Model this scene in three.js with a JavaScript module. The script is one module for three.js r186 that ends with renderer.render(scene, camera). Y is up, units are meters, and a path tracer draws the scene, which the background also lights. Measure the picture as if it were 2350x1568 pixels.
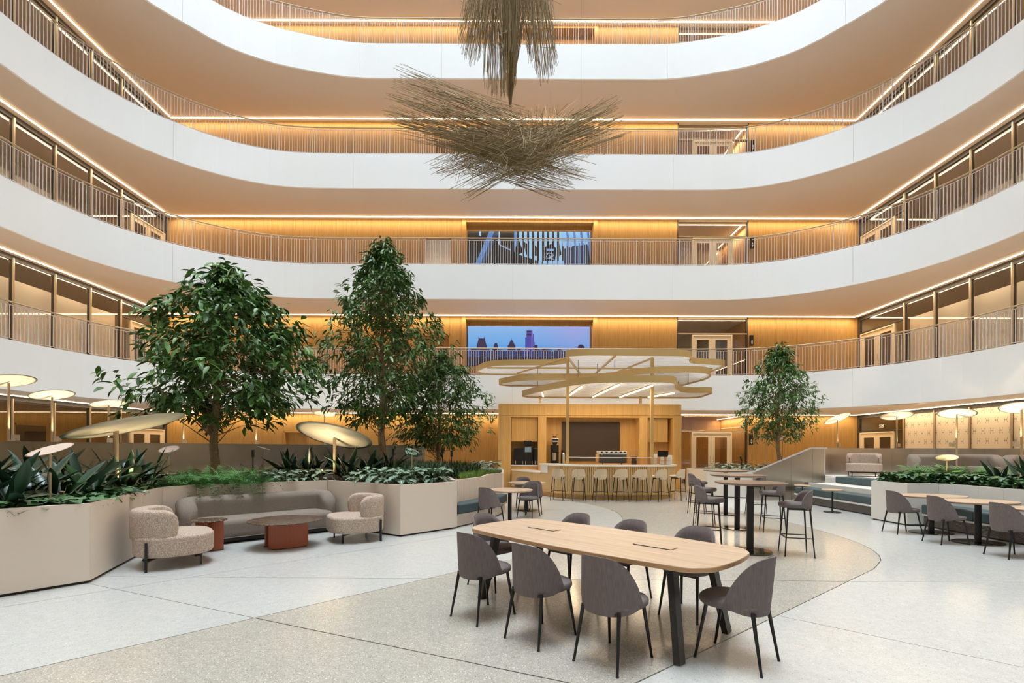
import * as THREE from 'three';
import { RoundedBoxGeometry } from 'three/addons/geometries/RoundedBoxGeometry.js';
import { mergeGeometries } from 'three/addons/utils/BufferGeometryUtils.js';
import { RectAreaLightUniformsLib } from 'three/addons/lights/RectAreaLightUniformsLib.js';
import { FontLoader } from 'three/addons/loaders/FontLoader.js';
import { TextGeometry } from 'three/addons/geometries/TextGeometry.js';

// ---------- camera, sky, exposure ----------
const scene = new THREE.Scene();
const camera = new THREE.PerspectiveCamera(2 * Math.atan(784 / 1110) * 180 / Math.PI, 2350 / 1568, 0.05, 200);
camera.position.set(0, 1.53, 0);
camera.rotation.z = 0.0044;
camera.setViewOffset(2350, 1568, 0, -247, 2350, 1568);       // shift lens: level camera, horizon low in the frame
const renderer = new THREE.WebGLRenderer({ antialias: true });
renderer.toneMapping = THREE.LinearToneMapping;
renderer.toneMappingExposure = 1.19;
renderer.shadowMap.enabled = true;
RectAreaLightUniformsLib.init();
scene.background = new THREE.Color().setRGB(14.0, 15.7, 17.0);   // bright even overcast sky over the skylight
const WARM = new THREE.Color().setRGB(1.0, 0.76, 0.48);
const LED = 46;            // cove strip light intensity
const font = await new FontLoader().loadAsync('fonts/droid/droid_sans_bold.typeface.json');

// ---------- helpers ----------
let seed = 7;
const rnd = () => { seed = (seed * 1664525 + 1013904223) >>> 0; return seed / 4294967296; };
const rr = (a, b) => a + (b - a) * rnd();
const used = {};
function numbered(n) { const k = used[n] = (used[n] ?? -1) + 1; return k ? `${n}_${String(k).padStart(3, '0')}` : n; }
function mesh(name, geo, mat, parent) {
  const o = new THREE.Mesh(geo, mat); o.name = name; o.castShadow = o.receiveShadow = true;
  if (parent) parent.add(o);
  return o;
}
function tag(o, label, category, group) {
  o.userData.label = label; o.userData.category = category; if (group) o.userData.group = group; return o;
}
// a thing stands at (X, height, depth); depth runs away from the camera; it faces (fx, fd)
function thing(name, label, category, [x, y, d] = [0, 0, 0], face, group) {
  const o = new THREE.Group(); o.name = numbered(name); scene.add(o);
  o.position.set(x, y, -d); if (face) o.rotation.y = Math.atan2(face[0], -face[1]);
  return tag(o, label, category, group);
}
function place(src, label, [x, y, d], face, group) {
  const o = src.clone(); o.name = numbered(src.name.replace(/_\d+$/, '')); scene.add(o);
  o.position.set(x, y, -d); if (face) o.rotation.set(0, Math.atan2(face[0], -face[1]), 0);
  o.userData = { label, category: src.userData.category }; if (group ?? src.userData.group) o.userData.group = group ?? src.userData.group;
  return o;
}
function structure(name, geo, mat) {
  const o = geo ? mesh(numbered(name), geo, mat) : new THREE.Group();
  if (!geo) o.name = numbered(name);
  o.userData.kind = 'structure'; scene.add(o); return o;
}
const M4 = (x = 0, y = 0, z = 0, rx = 0, ry = 0, rz = 0, s = 1) => new THREE.Matrix4().compose(new THREE.Vector3(x, y, z), new THREE.Quaternion().setFromEuler(new THREE.Euler(rx, ry, rz)), new THREE.Vector3(s, s, s));
const at = (g, ...a) => g.applyMatrix4(M4(...a));
const merge = (list) => { const l = list.map((g) => { const q = g.index ? g.toNonIndexed() : g; for (const k of Object.keys(q.attributes)) if (!['position', 'normal', 'uv'].includes(k)) q.deleteAttribute(k); return q; }); return l.length === 1 ? l[0] : mergeGeometries(l); };
// uv in metres, by the axis each face looks along
function uvm(g, turn = false) {
  g = g.index ? g.toNonIndexed() : g;
  const p = g.attributes.position, uv = new Float32Array(p.count * 2), a = new THREE.Vector3(), b = new THREE.Vector3(), c = new THREE.Vector3();
  for (let i = 0; i < p.count; i += 3) {
    a.fromBufferAttribute(p, i); b.fromBufferAttribute(p, i + 1); c.fromBufferAttribute(p, i + 2);
    const n = b.clone().sub(a).cross(c.clone().sub(a)), x = Math.abs(n.x), y = Math.abs(n.y), z = Math.abs(n.z);
    [a, b, c].forEach((v, k) => {
      const q = y > x && y > z ? [v.x, v.z] : x > z ? [v.z, v.y] : [v.x, v.y];
      uv[(i + k) * 2] = turn ? q[1] : q[0]; uv[(i + k) * 2 + 1] = turn ? q[0] : q[1];
    });
  }
  g.setAttribute('uv', new THREE.BufferAttribute(uv, 2)); return g;
}
const box = (w, h, d, x = 0, y = 0, z = 0) => uvm(new THREE.BoxGeometry(w, h, d).translate(x, y, z));
const rbox = (w, h, d, r, x = 0, y = 0, z = 0, seg = 3) => uvm(new RoundedBoxGeometry(w, h, d, seg, r).translate(x, y, z));
// box by extents: X range, height range, depth range
const ext = (x0, x1, y0, y1, d0, d1) => box(Math.abs(x1 - x0), Math.abs(y1 - y0), Math.abs(d1 - d0), (x0 + x1) / 2, (y0 + y1) / 2, -(d0 + d1) / 2);
const cyl = (r0, r1, h, x = 0, y = 0, z = 0, seg = 20) => uvmCyl(new THREE.CylinderGeometry(r1, r0, h, seg)).translate(x, y + h / 2, z);
function uvmCyl(g) { return g; }
function bar(a, b, r, r2 = r, seg = 10) {                      // round bar from a to b
  const A = new THREE.Vector3(...a), B = new THREE.Vector3(...b), L = A.distanceTo(B);
  const g = new THREE.CylinderGeometry(r2, r, L, seg);
  g.applyMatrix4(new THREE.Matrix4().compose(A.clone().add(B).multiplyScalar(.5), new THREE.Quaternion().setFromUnitVectors(new THREE.Vector3(0, 1, 0), B.clone().sub(A).normalize()), new THREE.Vector3(1, 1, 1)));
  return g;
}
function beam(a, b, w, t) {                                     // rectangular bar from a to b
  const A = new THREE.Vector3(...a), B = new THREE.Vector3(...b), L = A.distanceTo(B), g = new THREE.BoxGeometry(w, L, t);
  g.applyMatrix4(new THREE.Matrix4().compose(A.clone().add(B).multiplyScalar(.5), new THREE.Quaternion().setFromUnitVectors(new THREE.Vector3(0, 1, 0), B.clone().sub(A).normalize()), new THREE.Vector3(1, 1, 1)));
  return uvm(g);
}
const shapeOf = (pts) => new THREE.Shape(pts.map(([x, y]) => new THREE.Vector2(x, y)));
// plan polygon (X, depth) raised from y0 to y1
function slab(pts, y0, y1, holes = [], bevel = 0) {
  const s = shapeOf(pts); for (const h of holes) s.holes.push(new THREE.Path(h.map(([x, y]) => new THREE.Vector2(x, y))));
  const g = new THREE.ExtrudeGeometry(s, { depth: y1 - y0 - 2 * bevel, bevelEnabled: bevel > 0, bevelSize: bevel, bevelThickness: bevel, bevelOffset: -bevel, bevelSegments: 2, steps: 1, curveSegments: 8 });
  g.rotateX(-Math.PI / 2).translate(0, y0 + bevel, 0);
  return uvm(g);
}
const lathe = (pts, seg = 32) => new THREE.LatheGeometry(pts.map(([r, y]) => new THREE.Vector2(r, y)), seg);
// wall that follows a plan polyline with thickness t to its left
function ribbon(pts, y0, y1, t) {
  const n = pts.length, off = pts.map((p, i) => {
    const a = pts[Math.max(0, i - 1)], b = pts[Math.min(n - 1, i + 1)], L = Math.hypot(b[0] - a[0], b[1] - a[1]) || 1;
    return [p[0] - (b[1] - a[1]) / L * t, p[1] + (b[0] - a[0]) / L * t];
  });
  const P = [], quad = (a, b, c, d) => P.push(...a, ...b, ...c, ...a, ...c, ...d), v = (p, y) => [p[0], y, -p[1]];
  for (let i = 0; i < n - 1; i++) {
    const a = pts[i], b = pts[i + 1], c = off[i], e = off[i + 1];
    quad(v(a, y0), v(b, y0), v(b, y1), v(a, y1)); quad(v(e, y0), v(c, y0), v(c, y1), v(e, y1));
    quad(v(a, y1), v(b, y1), v(e, y1), v(c, y1)); quad(v(c, y0), v(e, y0), v(b, y0), v(a, y0));
  }
  quad(v(off[0], y0), v(pts[0], y0), v(pts[0], y1), v(off[0], y1)); quad(v(pts[n - 1], y0), v(off[n - 1], y0), v(off[n - 1], y1), v(pts[n - 1], y1));
  const g = new THREE.BufferGeometry(); g.setAttribute('position', new THREE.BufferAttribute(new Float32Array(P), 3));
  g.computeVertexNormals(); return uvm(g);
}
const smoothPath = (pts, n, closed = false) => new THREE.CatmullRomCurve3(pts.map(([x, d]) => new THREE.Vector3(x, 0, d)), closed, 'centripetal').getSpacedPoints(n).map((p) => [p.x, p.z]);
function pathLen(pts) { const L = [0]; for (let i = 1; i < pts.length; i++) L.push(L[i - 1] + Math.hypot(pts[i][0] - pts[i - 1][0], pts[i][1] - pts[i - 1][1])); return L; }
function along(pts, L, s) { let i = 1; while (i < L.length - 1 && L[i] < s) i++; const t = (s - L[i - 1]) / (L[i] - L[i - 1]); return [pts[i - 1][0] + (pts[i][0] - pts[i - 1][0]) * t, pts[i - 1][1] + (pts[i][1] - pts[i - 1][1]) * t]; }
const cut = (pts, L, s0, s1) => [along(pts, L, s0), ...pts.filter((p, i) => L[i] > s0 + .02 && L[i] < s1 - .02), along(pts, L, s1)];
const offset = (pts, t) => pts.map((p, i) => { const a = pts[Math.max(0, i - 1)], b = pts[Math.min(pts.length - 1, i + 1)], L = Math.hypot(b[0] - a[0], b[1] - a[1]) || 1; return [p[0] - (b[1] - a[1]) / L * t, p[1] + (b[0] - a[0]) / L * t]; });
const roundPoly = (pts, r, n = 6) => {                          // closed polygon with rounded corners
  const o = [];
  pts.forEach((p, i) => {
    const a = pts[(i + pts.length - 1) % pts.length], b = pts[(i + 1) % pts.length], R = Array.isArray(r) ? r[i] : r;
    const la = Math.hypot(a[0] - p[0], a[1] - p[1]), lb = Math.hypot(b[0] - p[0], b[1] - p[1]), k = Math.min(R, la / 2.01, lb / 2.01);
    const A = [p[0] + (a[0] - p[0]) / la * k, p[1] + (a[1] - p[1]) / la * k], B = [p[0] + (b[0] - p[0]) / lb * k, p[1] + (b[1] - p[1]) / lb * k];
    for (let j = 0; j <= n; j++) { const t = j / n; o.push([A[0] * (1 - t) ** 2 + 2 * p[0] * t * (1 - t) + B[0] * t * t, A[1] * (1 - t) ** 2 + 2 * p[1] * t * (1 - t) + B[1] * t * t]); }
  });
  return o;
};
// superellipse cushion: half sizes a, b in plan, rounded edge e, height h
function pad(a, b, h, e, pow = 2.6, seg = 40, crown = 0) {
  const rings = [[0, 0], [1, 0]], P = [], I = [];
  const prof = [[.001, 0]]; for (let k = 0; k <= 5; k++) { const t = k / 5 * Math.PI / 2; prof.push([1 - e * (1 - Math.sin(t)), e * (1 - Math.cos(t))]); }
  const lo = prof.slice(1).map(([s, y]) => [s, y]), up = lo.slice().reverse().map(([s, y]) => [s, h / Math.max(a, b) - y]);
  const all = [[.001, 0], ...lo, ...up, [.75, h / Math.max(a, b) + crown * .35], [.4, h / Math.max(a, b) + crown * .85], [.001, h / Math.max(a, b) + crown]], m = Math.max(a, b);
  for (const [s, y] of all) for (let i = 0; i < seg; i++) {
    const t = i / seg * Math.PI * 2, c = Math.cos(t), q = Math.sin(t), k = s > .5 ? 1 - (1 - s) * m : s;
    const x = Math.sign(c) * Math.abs(c) ** (2 / pow), z = Math.sign(q) * Math.abs(q) ** (2 / pow);
    const sx = s > .5 && s <= 1 && Math.abs(s - .75) > 1e-6 ? (a - (1 - s) * m) / a : s, sz = s > .5 && s <= 1 && Math.abs(s - .75) > 1e-6 ? (b - (1 - s) * m) / b : s;
    P.push(x * a * Math.max(sx, .001), y * m, z * b * Math.max(sz, .001));
  }
  const R = all.length;
  for (let r = 0; r < R - 1; r++) for (let i = 0; i < seg; i++) { const j = (i + 1) % seg, A = r * seg + i, B = r * seg + j, C = A + seg, D = B + seg; I.push(A, C, B, B, C, D); }
  const g = new THREE.BufferGeometry(); g.setAttribute('position', new THREE.BufferAttribute(new Float32Array(P), 3)); g.setIndex(I); g.computeVertexNormals();
  return uvm(g);
}
// closed surface from a grid of points f(u, v), both 0..1
function sheet(f, nu, nv, closeU = false) {
  const P = [], I = [];
  for (let j = 0; j <= nv; j++) for (let i = 0; i <= nu; i++) P.push(...f(i / nu, j / nv));
  for (let j = 0; j < nv; j++) for (let i = 0; i < nu; i++) { const a = j * (nu + 1) + i, b = a + 1, c = a + nu + 1, d = c + 1; I.push(a, b, c, b, d, c); }
  const g = new THREE.BufferGeometry(); g.setAttribute('position', new THREE.BufferAttribute(new Float32Array(P), 3)); g.setIndex(I); g.computeVertexNormals(); return g;
}
const XYZ = (x, d, y) => new THREE.Vector3(x, y, -d);
function areaLight(name, w, h, pos, target, intensity, color = WARM) {
  const l = new THREE.RectAreaLight(color, intensity, w, h); l.name = name; l.position.copy(pos); scene.add(l); l.lookAt(target); return l;
}

// ---------- textures ----------
function dataTex(n, fn, rep = 1, srgb = true) {
  const a = new Uint8Array(n * n * 4);
  for (let y = 0; y < n; y++) for (let x = 0; x < n; x++) { const c = fn(x / n, y / n, x, y); a.set([c[0], c[1], c[2], 255], (y * n + x) * 4); }
  const t = new THREE.DataTexture(a, n, n); t.wrapS = t.wrapT = THREE.RepeatWrapping; t.magFilter = THREE.LinearFilter; t.minFilter = THREE.LinearMipmapLinearFilter; t.generateMipmaps = true;
  if (srgb) t.colorSpace = THREE.SRGBColorSpace; t.repeat.set(rep, rep); t.needsUpdate = true; return t;
}
const lat = {}; function noiseGrid(k, s) { const key = k + '_' + s; if (!lat[key]) { let q = s * 7919 + 13; lat[key] = Float32Array.from({ length: k * k }, () => { q = (q * 1664525 + 1013904223) >>> 0; return q / 4294967296; }); } return lat[key]; }
function vn(u, v, k, s, kv = k) {                       // tileable value noise
  const g = noiseGrid(Math.max(k, kv), s), K = Math.max(k, kv), x = u * k, y = v * kv, xi = Math.floor(x), yi = Math.floor(y), fx = x - xi, fy = y - yi, sx = fx * fx * (3 - 2 * fx), sy = fy * fy * (3 - 2 * fy);
  const G = (i, j) => g[((j % kv + kv) % kv) * K + ((i % k + k) % k)];
  return (G(xi, yi) * (1 - sx) + G(xi + 1, yi) * sx) * (1 - sy) + (G(xi, yi + 1) * (1 - sx) + G(xi + 1, yi + 1) * sx) * sy;
}
const mixc = (a, b, t) => [a[0] + (b[0] - a[0]) * t, a[1] + (b[1] - a[1]) * t, a[2] + (b[2] - a[2]) * t];
function terrazzo(base, chips, count, sd, n = 1024) {
  const a = new Uint8Array(n * n * 4); let q = sd; const R = () => { q = (q * 1664525 + 1013904223) >>> 0; return q / 4294967296; };
  for (let y = 0; y < n; y++) for (let x = 0; x < n; x++) { const m = (vn(x / n, y / n, 24, sd) - .5) * 8 + (vn(x / n, y / n, 200, sd + 1) - .5) * 14; a.set([base[0] + m, base[1] + m, base[2] + m, 255], (y * n + x) * 4); }
  for (let i = 0; i < count; i++) {
    const c = chips[Math.floor(R() * chips.length)], r = 1 + R() ** 2.4 * 4.2, cx = R() * n, cy = R() * n, el = .5 + R() * .5, an = R() * 3.14, co = Math.cos(an), si = Math.sin(an), k = .6 + R() * .4;
    for (let y = -6; y <= 6; y++) for (let x = -6; x <= 6; x++) { const X = (x * co + y * si), Y = (-x * si + y * co) / el; if (X * X + Y * Y < r * r) { const o = ((((Math.floor(cy) + y) % n + n) % n) * n + ((Math.floor(cx) + x) % n + n) % n) * 4; for (let j = 0; j < 3; j++) a[o + j] = a[o + j] * (1 - k) + c[j] * k; } }
  }
  const t = new THREE.DataTexture(a, n, n); t.wrapS = t.wrapT = THREE.RepeatWrapping; t.magFilter = THREE.LinearFilter; t.minFilter = THREE.LinearMipmapLinearFilter; t.generateMipmaps = true; t.colorSpace = THREE.SRGBColorSpace; t.repeat.set(.95, .95); t.needsUpdate = true; return t;
}
function canvasTex(w, h, draw) { const c = document.createElement('canvas'); c.width = w; c.height = h; draw(c.getContext('2d'), w, h); const t = new THREE.CanvasTexture(c); t.colorSpace = THREE.SRGBColorSpace; return t; }
const std = (o) => new THREE.MeshStandardMaterial(o), phys = (o) => new THREE.MeshPhysicalMaterial(o);
const C = (r, g, b) => new THREE.Color().setRGB(r, g, b);
const wood = (a, b, sd, stretch = 40, n = 512) => dataTex(n, (u, v) => {
  const g = vn(u, v, 3, sd, 60) * .5 + vn(u, v, 6, sd + 1, 150) * .3 + vn(u, v, 20, sd + 2, 250) * .2;
  return mixc(a, b, Math.min(1, Math.max(0, (g - .2) * 1.6)));
}, 1 / 1.2);
const T = {
  terrLight: terrazzo([203, 203, 200], [[226, 225, 222], [230, 229, 226], [158, 155, 150], [218, 215, 208], [220, 218, 213], [188, 185, 180]], 6500, 11),
  terrDark: terrazzo([180, 173, 162], [[224, 219, 210], [230, 225, 216], [216, 210, 200], [204, 197, 187], [150, 141, 130], [136, 127, 117]], 13000, 23),
  wall: dataTex(512, (u, v, x, y) => { const g = vn(u, v, 90, 3, 3) * .5 + vn(u, v, 200, 4, 5) * .3 + vn(u, v, 24, 5, 2) * .2; const c = mixc([164, 122, 64], [196, 154, 86], g); const sx = x % 32, sy = (y + (Math.floor(x / 32) % 2) * 16) % 32; const k = sx < 4 && sy > 5 && sy < 28 ? .68 : 1; return [c[0] * k, c[1] * k, c[2] * k]; }, 1 / .9),
  woodTrim: dataTex(512, (u, v) => { const g = vn(u, v, 70, 13, 3) * .5 + vn(u, v, 180, 14, 5) * .3 + vn(u, v, 14, 15, 2) * .2; return mixc([168, 122, 62], [204, 158, 90], g); }, 1 / 1.2),
  kiosk: dataTex(512, (u, v) => { const g = vn(u, v, 80, 33, 2) * .5 + vn(u, v, 220, 34, 4) * .35 + vn(u, v, 14, 35, 2) * .15; return mixc([204, 158, 88], [234, 192, 122], g); }, 1 / 1.2),
  slat: dataTex(256, (u, v) => { const g = vn(u, v, 60, 43, 3) * .6 + vn(u, v, 120, 44, 5) * .4; return mixc([206, 168, 110], [234, 202, 148], g); }, 1),
  oak: wood([196, 164, 132], [224, 196, 168], 53),
  walnut: wood([112, 88, 70], [150, 122, 100], 63),
  fabric: dataTex(256, (u, v, x, y) => { const g = vn(u, v, 128, 71, 8) * .6 + vn(u, v, 256, 72) * .4; return mixc([102, 92, 90], [130, 119, 116], g); }, 1 / .35),
  sofa: dataTex(256, (u, v) => { const g = vn(u, v, 200, 81) * .6 + vn(u, v, 60, 82) * .4; return mixc([116, 104, 94], [152, 139, 127], g); }, 1 / .4),
  boucle: dataTex(256, (u, v) => { const g = vn(u, v, 64, 91) * .55 + vn(u, v, 128, 92) * .45; return g > .5 ? mixc([170, 148, 130], [222, 206, 192], Math.min(1, (g - .5) * 5)) : mixc([144, 119, 101], [170, 148, 130], g * 2); }, 1 / .24),
  bump: dataTex(256, (u, v) => { const g = 255 * (vn(u, v, 64, 101) * .6 + vn(u, v, 128, 102) * .4); return [g, g, g]; }, 1 / .4, false),
  marble: dataTex(512, (u, v) => { const w = vn(u, v, 5, 111) + vn(u, v, 11, 112) * .5 + vn(u, v, 31, 113) * .2; const l = Math.min(Math.abs((w * 3.1) % 1 - .5), Math.abs((w * 1.7 + u * 2) % 1 - .5)); const b = mixc([70, 52, 42], [98, 76, 62], vn(u, v, 16, 114)); return l < .034 ? mixc([214, 184, 152], b, l / .034) : b; }, 1),
  steel: dataTex(512, (u, v) => { const g = 212 + 14 * (vn(u, v, 6, 121, 400) * .7 + vn(u, v, 3, 122, 30) * .3); return [g, g * .98, g * .95]; }, 1 / 2),
  bark: dataTex(256, (u, v) => { const g = vn(u, v, 12, 131, 30) * .5 + vn(u, v, 40, 132, 80) * .5; return mixc([120, 96, 70], [182, 156, 124], g); }, 2),
  leafVar: dataTex(256, (u, v) => { const d = Math.abs(u - .5) * 2, vein = Math.abs(((v * 9 + d * 1.6) % 1) - .5); const k = Math.max(0, .55 - Math.abs(vein - .3) * 3.2) + (d < .09 ? .9 : 0) + (vn(u, v, 14, 141) - .5) * .5; return mixc([50, 84, 56], [196, 212, 188], Math.min(1, Math.max(0, k + .18))); }),
  soil: dataTex(128, (u, v) => mixc([34, 26, 20], [66, 50, 38], vn(u, v, 40, 151) * .6 + vn(u, v, 90, 152) * .4), 1),
};
const M = {
  white: std({ color: C(.9, .9, .89), roughness: .55 }),
  addedShaft: std({ color: C(.45, .45, .45), roughness: .8 }),  // unseen added light well, its grey tuned to even the fascia brightness
  soffit: std({ color: C(.72, .62, .53), roughness: .9 }),
  plaster: std({ color: C(.7, .66, .6), roughness: .9 }),
  carpet: std({ color: C(.25, .22, .2), roughness: 1 }),
  terrLight: std({ map: T.terrLight, color: C(.93, .92, .9), roughness: .19 }),
  terrDark: std({ map: T.terrDark, roughness: .16 }),
  joint: std({ color: C(.1, .1, .1), roughness: .6 }),
  wall: std({ map: T.wall, roughness: .6 }),
  wallBack: std({ color: C(.12, .07, .03), roughness: .8 }),
  trim: std({ map: T.woodTrim, roughness: .5 }),
  led: std({ color: C(1, .95, .85), emissive: C(1, .8, .5), emissiveIntensity: 7 }),
  rail: std({ color: C(.56, .53, .52), roughness: .45, metalness: .1 }),
  handrail: std({ color: C(.5, .38, .24), roughness: .4, metalness: .2 }),
  mullion: std({ color: C(.5, .41, .29), roughness: .4, metalness: .5 }),
  mullionDark: std({ color: C(.05, .04, .035), roughness: .5 }),
  glass: phys({ color: C(.93, .92, .9), transmission: 1, thickness: 0, roughness: 0, ior: 1.5 }),
  glassTint: phys({ color: C(.72, .66, .58), transmission: 1, thickness: 0, roughness: 0, ior: 1.6 }),
  blind: std({ color: C(.9, .83, .72), roughness: .9 }),
  doorFrame: std({ color: C(.82, .7, .5), roughness: .4, metalness: .15 }),
  dark: std({ color: C(.02, .018, .017), roughness: .5 }),
  darkRoom: std({ color: C(.13, .09, .06), roughness: .9 }),
  black: std({ color: C(.012, .012, .013), roughness: .38, metalness: .2 }),
  blackGloss: std({ color: C(.015, .015, .016), roughness: .12 }),
  steel: std({ map: T.steel, color: C(.8, .74, .67), metalness: 1, roughness: .27 }),
  chrome: std({ color: C(.75, .74, .72), metalness: 1, roughness: .2 }),
  kiosk: std({ map: T.kiosk, roughness: .5 }),
  kioskIn: std({ map: T.kiosk, roughness: .55 }),
  bronze: std({ color: C(.56, .37, .14), roughness: .45, metalness: .15 }),
  slat: std({ map: T.slat, roughness: .5 }),
  slatGap: std({ color: C(.42, .3, .17), roughness: .7 }),
  panelDark: std({ color: C(.058, .037, .026), roughness: .55 }),
  quartz: std({ color: C(.84, .84, .83), roughness: .2 }),
  cream: std({ color: C(.68, .54, .36), roughness: .65 }),
  planter: std({ color: C(.76, .64, .53), roughness: .6 }),
  planterR: std({ color: C(.74, .71, .66), roughness: .6 }),
  soil: std({ map: T.soil, roughness: 1 }),
  oak: std({ map: T.oak, color: C(.84, .83, .82), roughness: .42 }), oakEdgeShaded: std({ color: C(.5, .29, .13), roughness: .5 }),  // edge oak set deeper, shade of the table side mixed into its colour
  walnut: std({ map: T.walnut, roughness: .4 }),
  fabric: std({ map: T.fabric, roughness: .95 }),
  sofa: std({ map: T.sofa, roughness: .95 }),
  boucle: std({ map: T.boucle, roughness: 1, bumpMap: T.bump, bumpScale: .004 }),
  marble: std({ map: T.marble, roughness: .15 }),
  terracotta: std({ color: C(.36, .095, .045), roughness: .6 }),
  teal: std({ color: C(.062, .095, .1), roughness: .7 }),
  grille: std({ color: C(.24, .22, .21), roughness: .6, metalness: .3 }),
  tileDark: std({ color: C(.1, .09, .085), roughness: .55 }),
  brass: std({ color: C(.27, .185, .08), metalness: .6, roughness: .42 }),
  brassPole: std({ color: C(.55, .42, .26), metalness: .7, roughness: .35 }),
  disc: std({ color: C(.8, .74, .58), roughness: .5 }),
  discTan: std({ color: C(.62, .48, .4), roughness: .5 }),
  mirror: std({ color: C(.9, .9, .9), metalness: 1, roughness: .03 }),
  bark: std({ map: T.bark, roughness: .95 }),
  leafA: phys({ color: C(.1, .22, .045), roughness: .4, side: THREE.DoubleSide }),
  leafB: phys({ color: C(.05, .125, .03), roughness: .38, side: THREE.DoubleSide }),
  leafDark: phys({ color: C(.016, .048, .024), roughness: .3, side: THREE.DoubleSide }),
  leafHeart: phys({ color: C(.07, .165, .06), roughness: .42, side: THREE.DoubleSide }),
  leafFern: phys({ color: C(.09, .24, .055), roughness: .6, side: THREE.DoubleSide }),
  leafVar: phys({ map: T.leafVar, roughness: .5, side: THREE.DoubleSide }),
  leafGrass: phys({ color: C(.05, .1, .035), roughness: .5, side: THREE.DoubleSide }),
  moss: std({ color: C(.17, .28, .04), roughness: .9, side: THREE.DoubleSide }),
};

// ---------- the atrium: floor ----------
const signedArea = (p) => p.reduce((s, a, i) => { const b = p[(i + 1) % p.length]; return s + a[0] * b[1] - b[0] * a[1]; }, 0) / 2;
const clean = (p) => p.filter((a, i) => { const b = p[(i + 1) % p.length]; return Math.hypot(a[0] - b[0], a[1] - b[1]) > .004; });
function half(poly, [ax, ay], [bx, by], keep) {                  // part of poly on one side of line a-b
  const side = (p) => ((bx - ax) * (p[1] - ay) - (by - ay) * (p[0] - ax)) * keep, out = [];
  poly.forEach((p, i) => {
    const q = poly[(i + 1) % poly.length], s = side(p), t = side(q);
    if (s >= 0) out.push(p);
    if (s * t < 0) { const k = s / (s - t); out.push([p[0] + (q[0] - p[0]) * k, p[1] + (q[1] - p[1]) * k]); }
  });
  return clean(out);
}
function inset(poly, t) {
  const p = signedArea(poly) > 0 ? poly : poly.slice().reverse(), n = p.length;
  return p.map((b, i) => {
    const a = p[(i + n - 1) % n], c = p[(i + 1) % n], l1 = Math.hypot(b[0] - a[0], b[1] - a[1]), l2 = Math.hypot(c[0] - b[0], c[1] - b[1]);
    const n1 = [-(b[1] - a[1]) / l1, (b[0] - a[0]) / l1], n2 = [-(c[1] - b[1]) / l2, (c[0] - b[0]) / l2], k = 1 + n1[0] * n2[0] + n1[1] * n2[1], m = t / Math.max(.3, k);
    return [b[0] + (n1[0] + n2[0]) * m, b[1] + (n1[1] + n2[1]) * m];
  });
}
const floor = structure('floor', ext(-18.7, 18.7, -.4, -.02, -13.3, 25.4), M.joint);
{
  const leftB = [[-7.05, -.5], [-3.41, 3.23], [-.03, 6.68], [1.55, 8.35], ...smoothPath([[2.1, 9.3], [2.39, 10.39], [2.55, 11.55], [2.47, 12.56], [2.12, 13.59], [1.59, 14.43]], 20)];
  const rightB = [[-3.85, -.5], [.82, 3.17], [2.48, 4.49], [3.98, 5.69], ...smoothPath([[4.67, 6.24], [5.21, 6.82], [5.53, 7.38], [5.77, 8.12], [5.9, 9.39], [5.85, 10.8], [5.75, 12.18], [5.6, 14.4]], 24)];
  const dark = [...rightB, ...leftB.slice().reverse()];
  const curve = leftB.slice(4), X0 = [2.5, 12.13], low = curve.filter((p) => p[1] < 12.1), high = curve.filter((p) => p[1] > 12.16);
  const strip = [[-9.87, -.5], ...leftB.slice(0, 4), ...low, X0], left = [[-15.7, -.5], [-9.87, -.5], X0, ...high, [1.59, 22], [-15.7, 22]], right = [...rightB, [5.6, 22], [15.7, 22], [15.7, -.5]].reverse();
  const mid = [[1.6, 14.45], [5.6, 14.41], [5.6, 22], [1.6, 22]], back = [[-15.7, -.5], [15.7, -.5], [15.7, -12.9], [-15.7, -12.9]];
  const lines = { J1: [[-4.87, 4.61], [-1.89, 7.65]], J3: [[-4.73, 5.42], [-.92, 3.74]], J4: [[-4, 5.72], [4, 5.66]], J6: [[2.47, 4.47], [3.63, 3.42]], K: [[-4, 12.2], [4, 12.2]], K2: [[8, 9.6], [6, 12.6]] };
  const cutBy = (polys, ...names) => names.reduce((ps, n) => ps.flatMap((p) => [half(p, ...lines[n], 1), half(p, ...lines[n], -1)].filter((q) => q.length > 2 && Math.abs(signedArea(q)) > .01)), polys);
  const put = (polys, t, m) => polys.forEach((p) => mesh('terrazzo_slab', slab(inset(clean(p), t), -.03, 0), m, floor));
  put(cutBy([dark], 'J3', 'J4'), .0065, M.terrDark);
  put(cutBy([left], 'J3', 'J4', 'K'), .0045, M.terrLight); put(cutBy([strip], 'J3', 'J4'), .0045, M.terrLight);
  put(cutBy([right], 'J4', 'J6', 'K2'), .0045, M.terrLight);
  put([mid, back], .002, M.terrLight);
}

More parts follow.
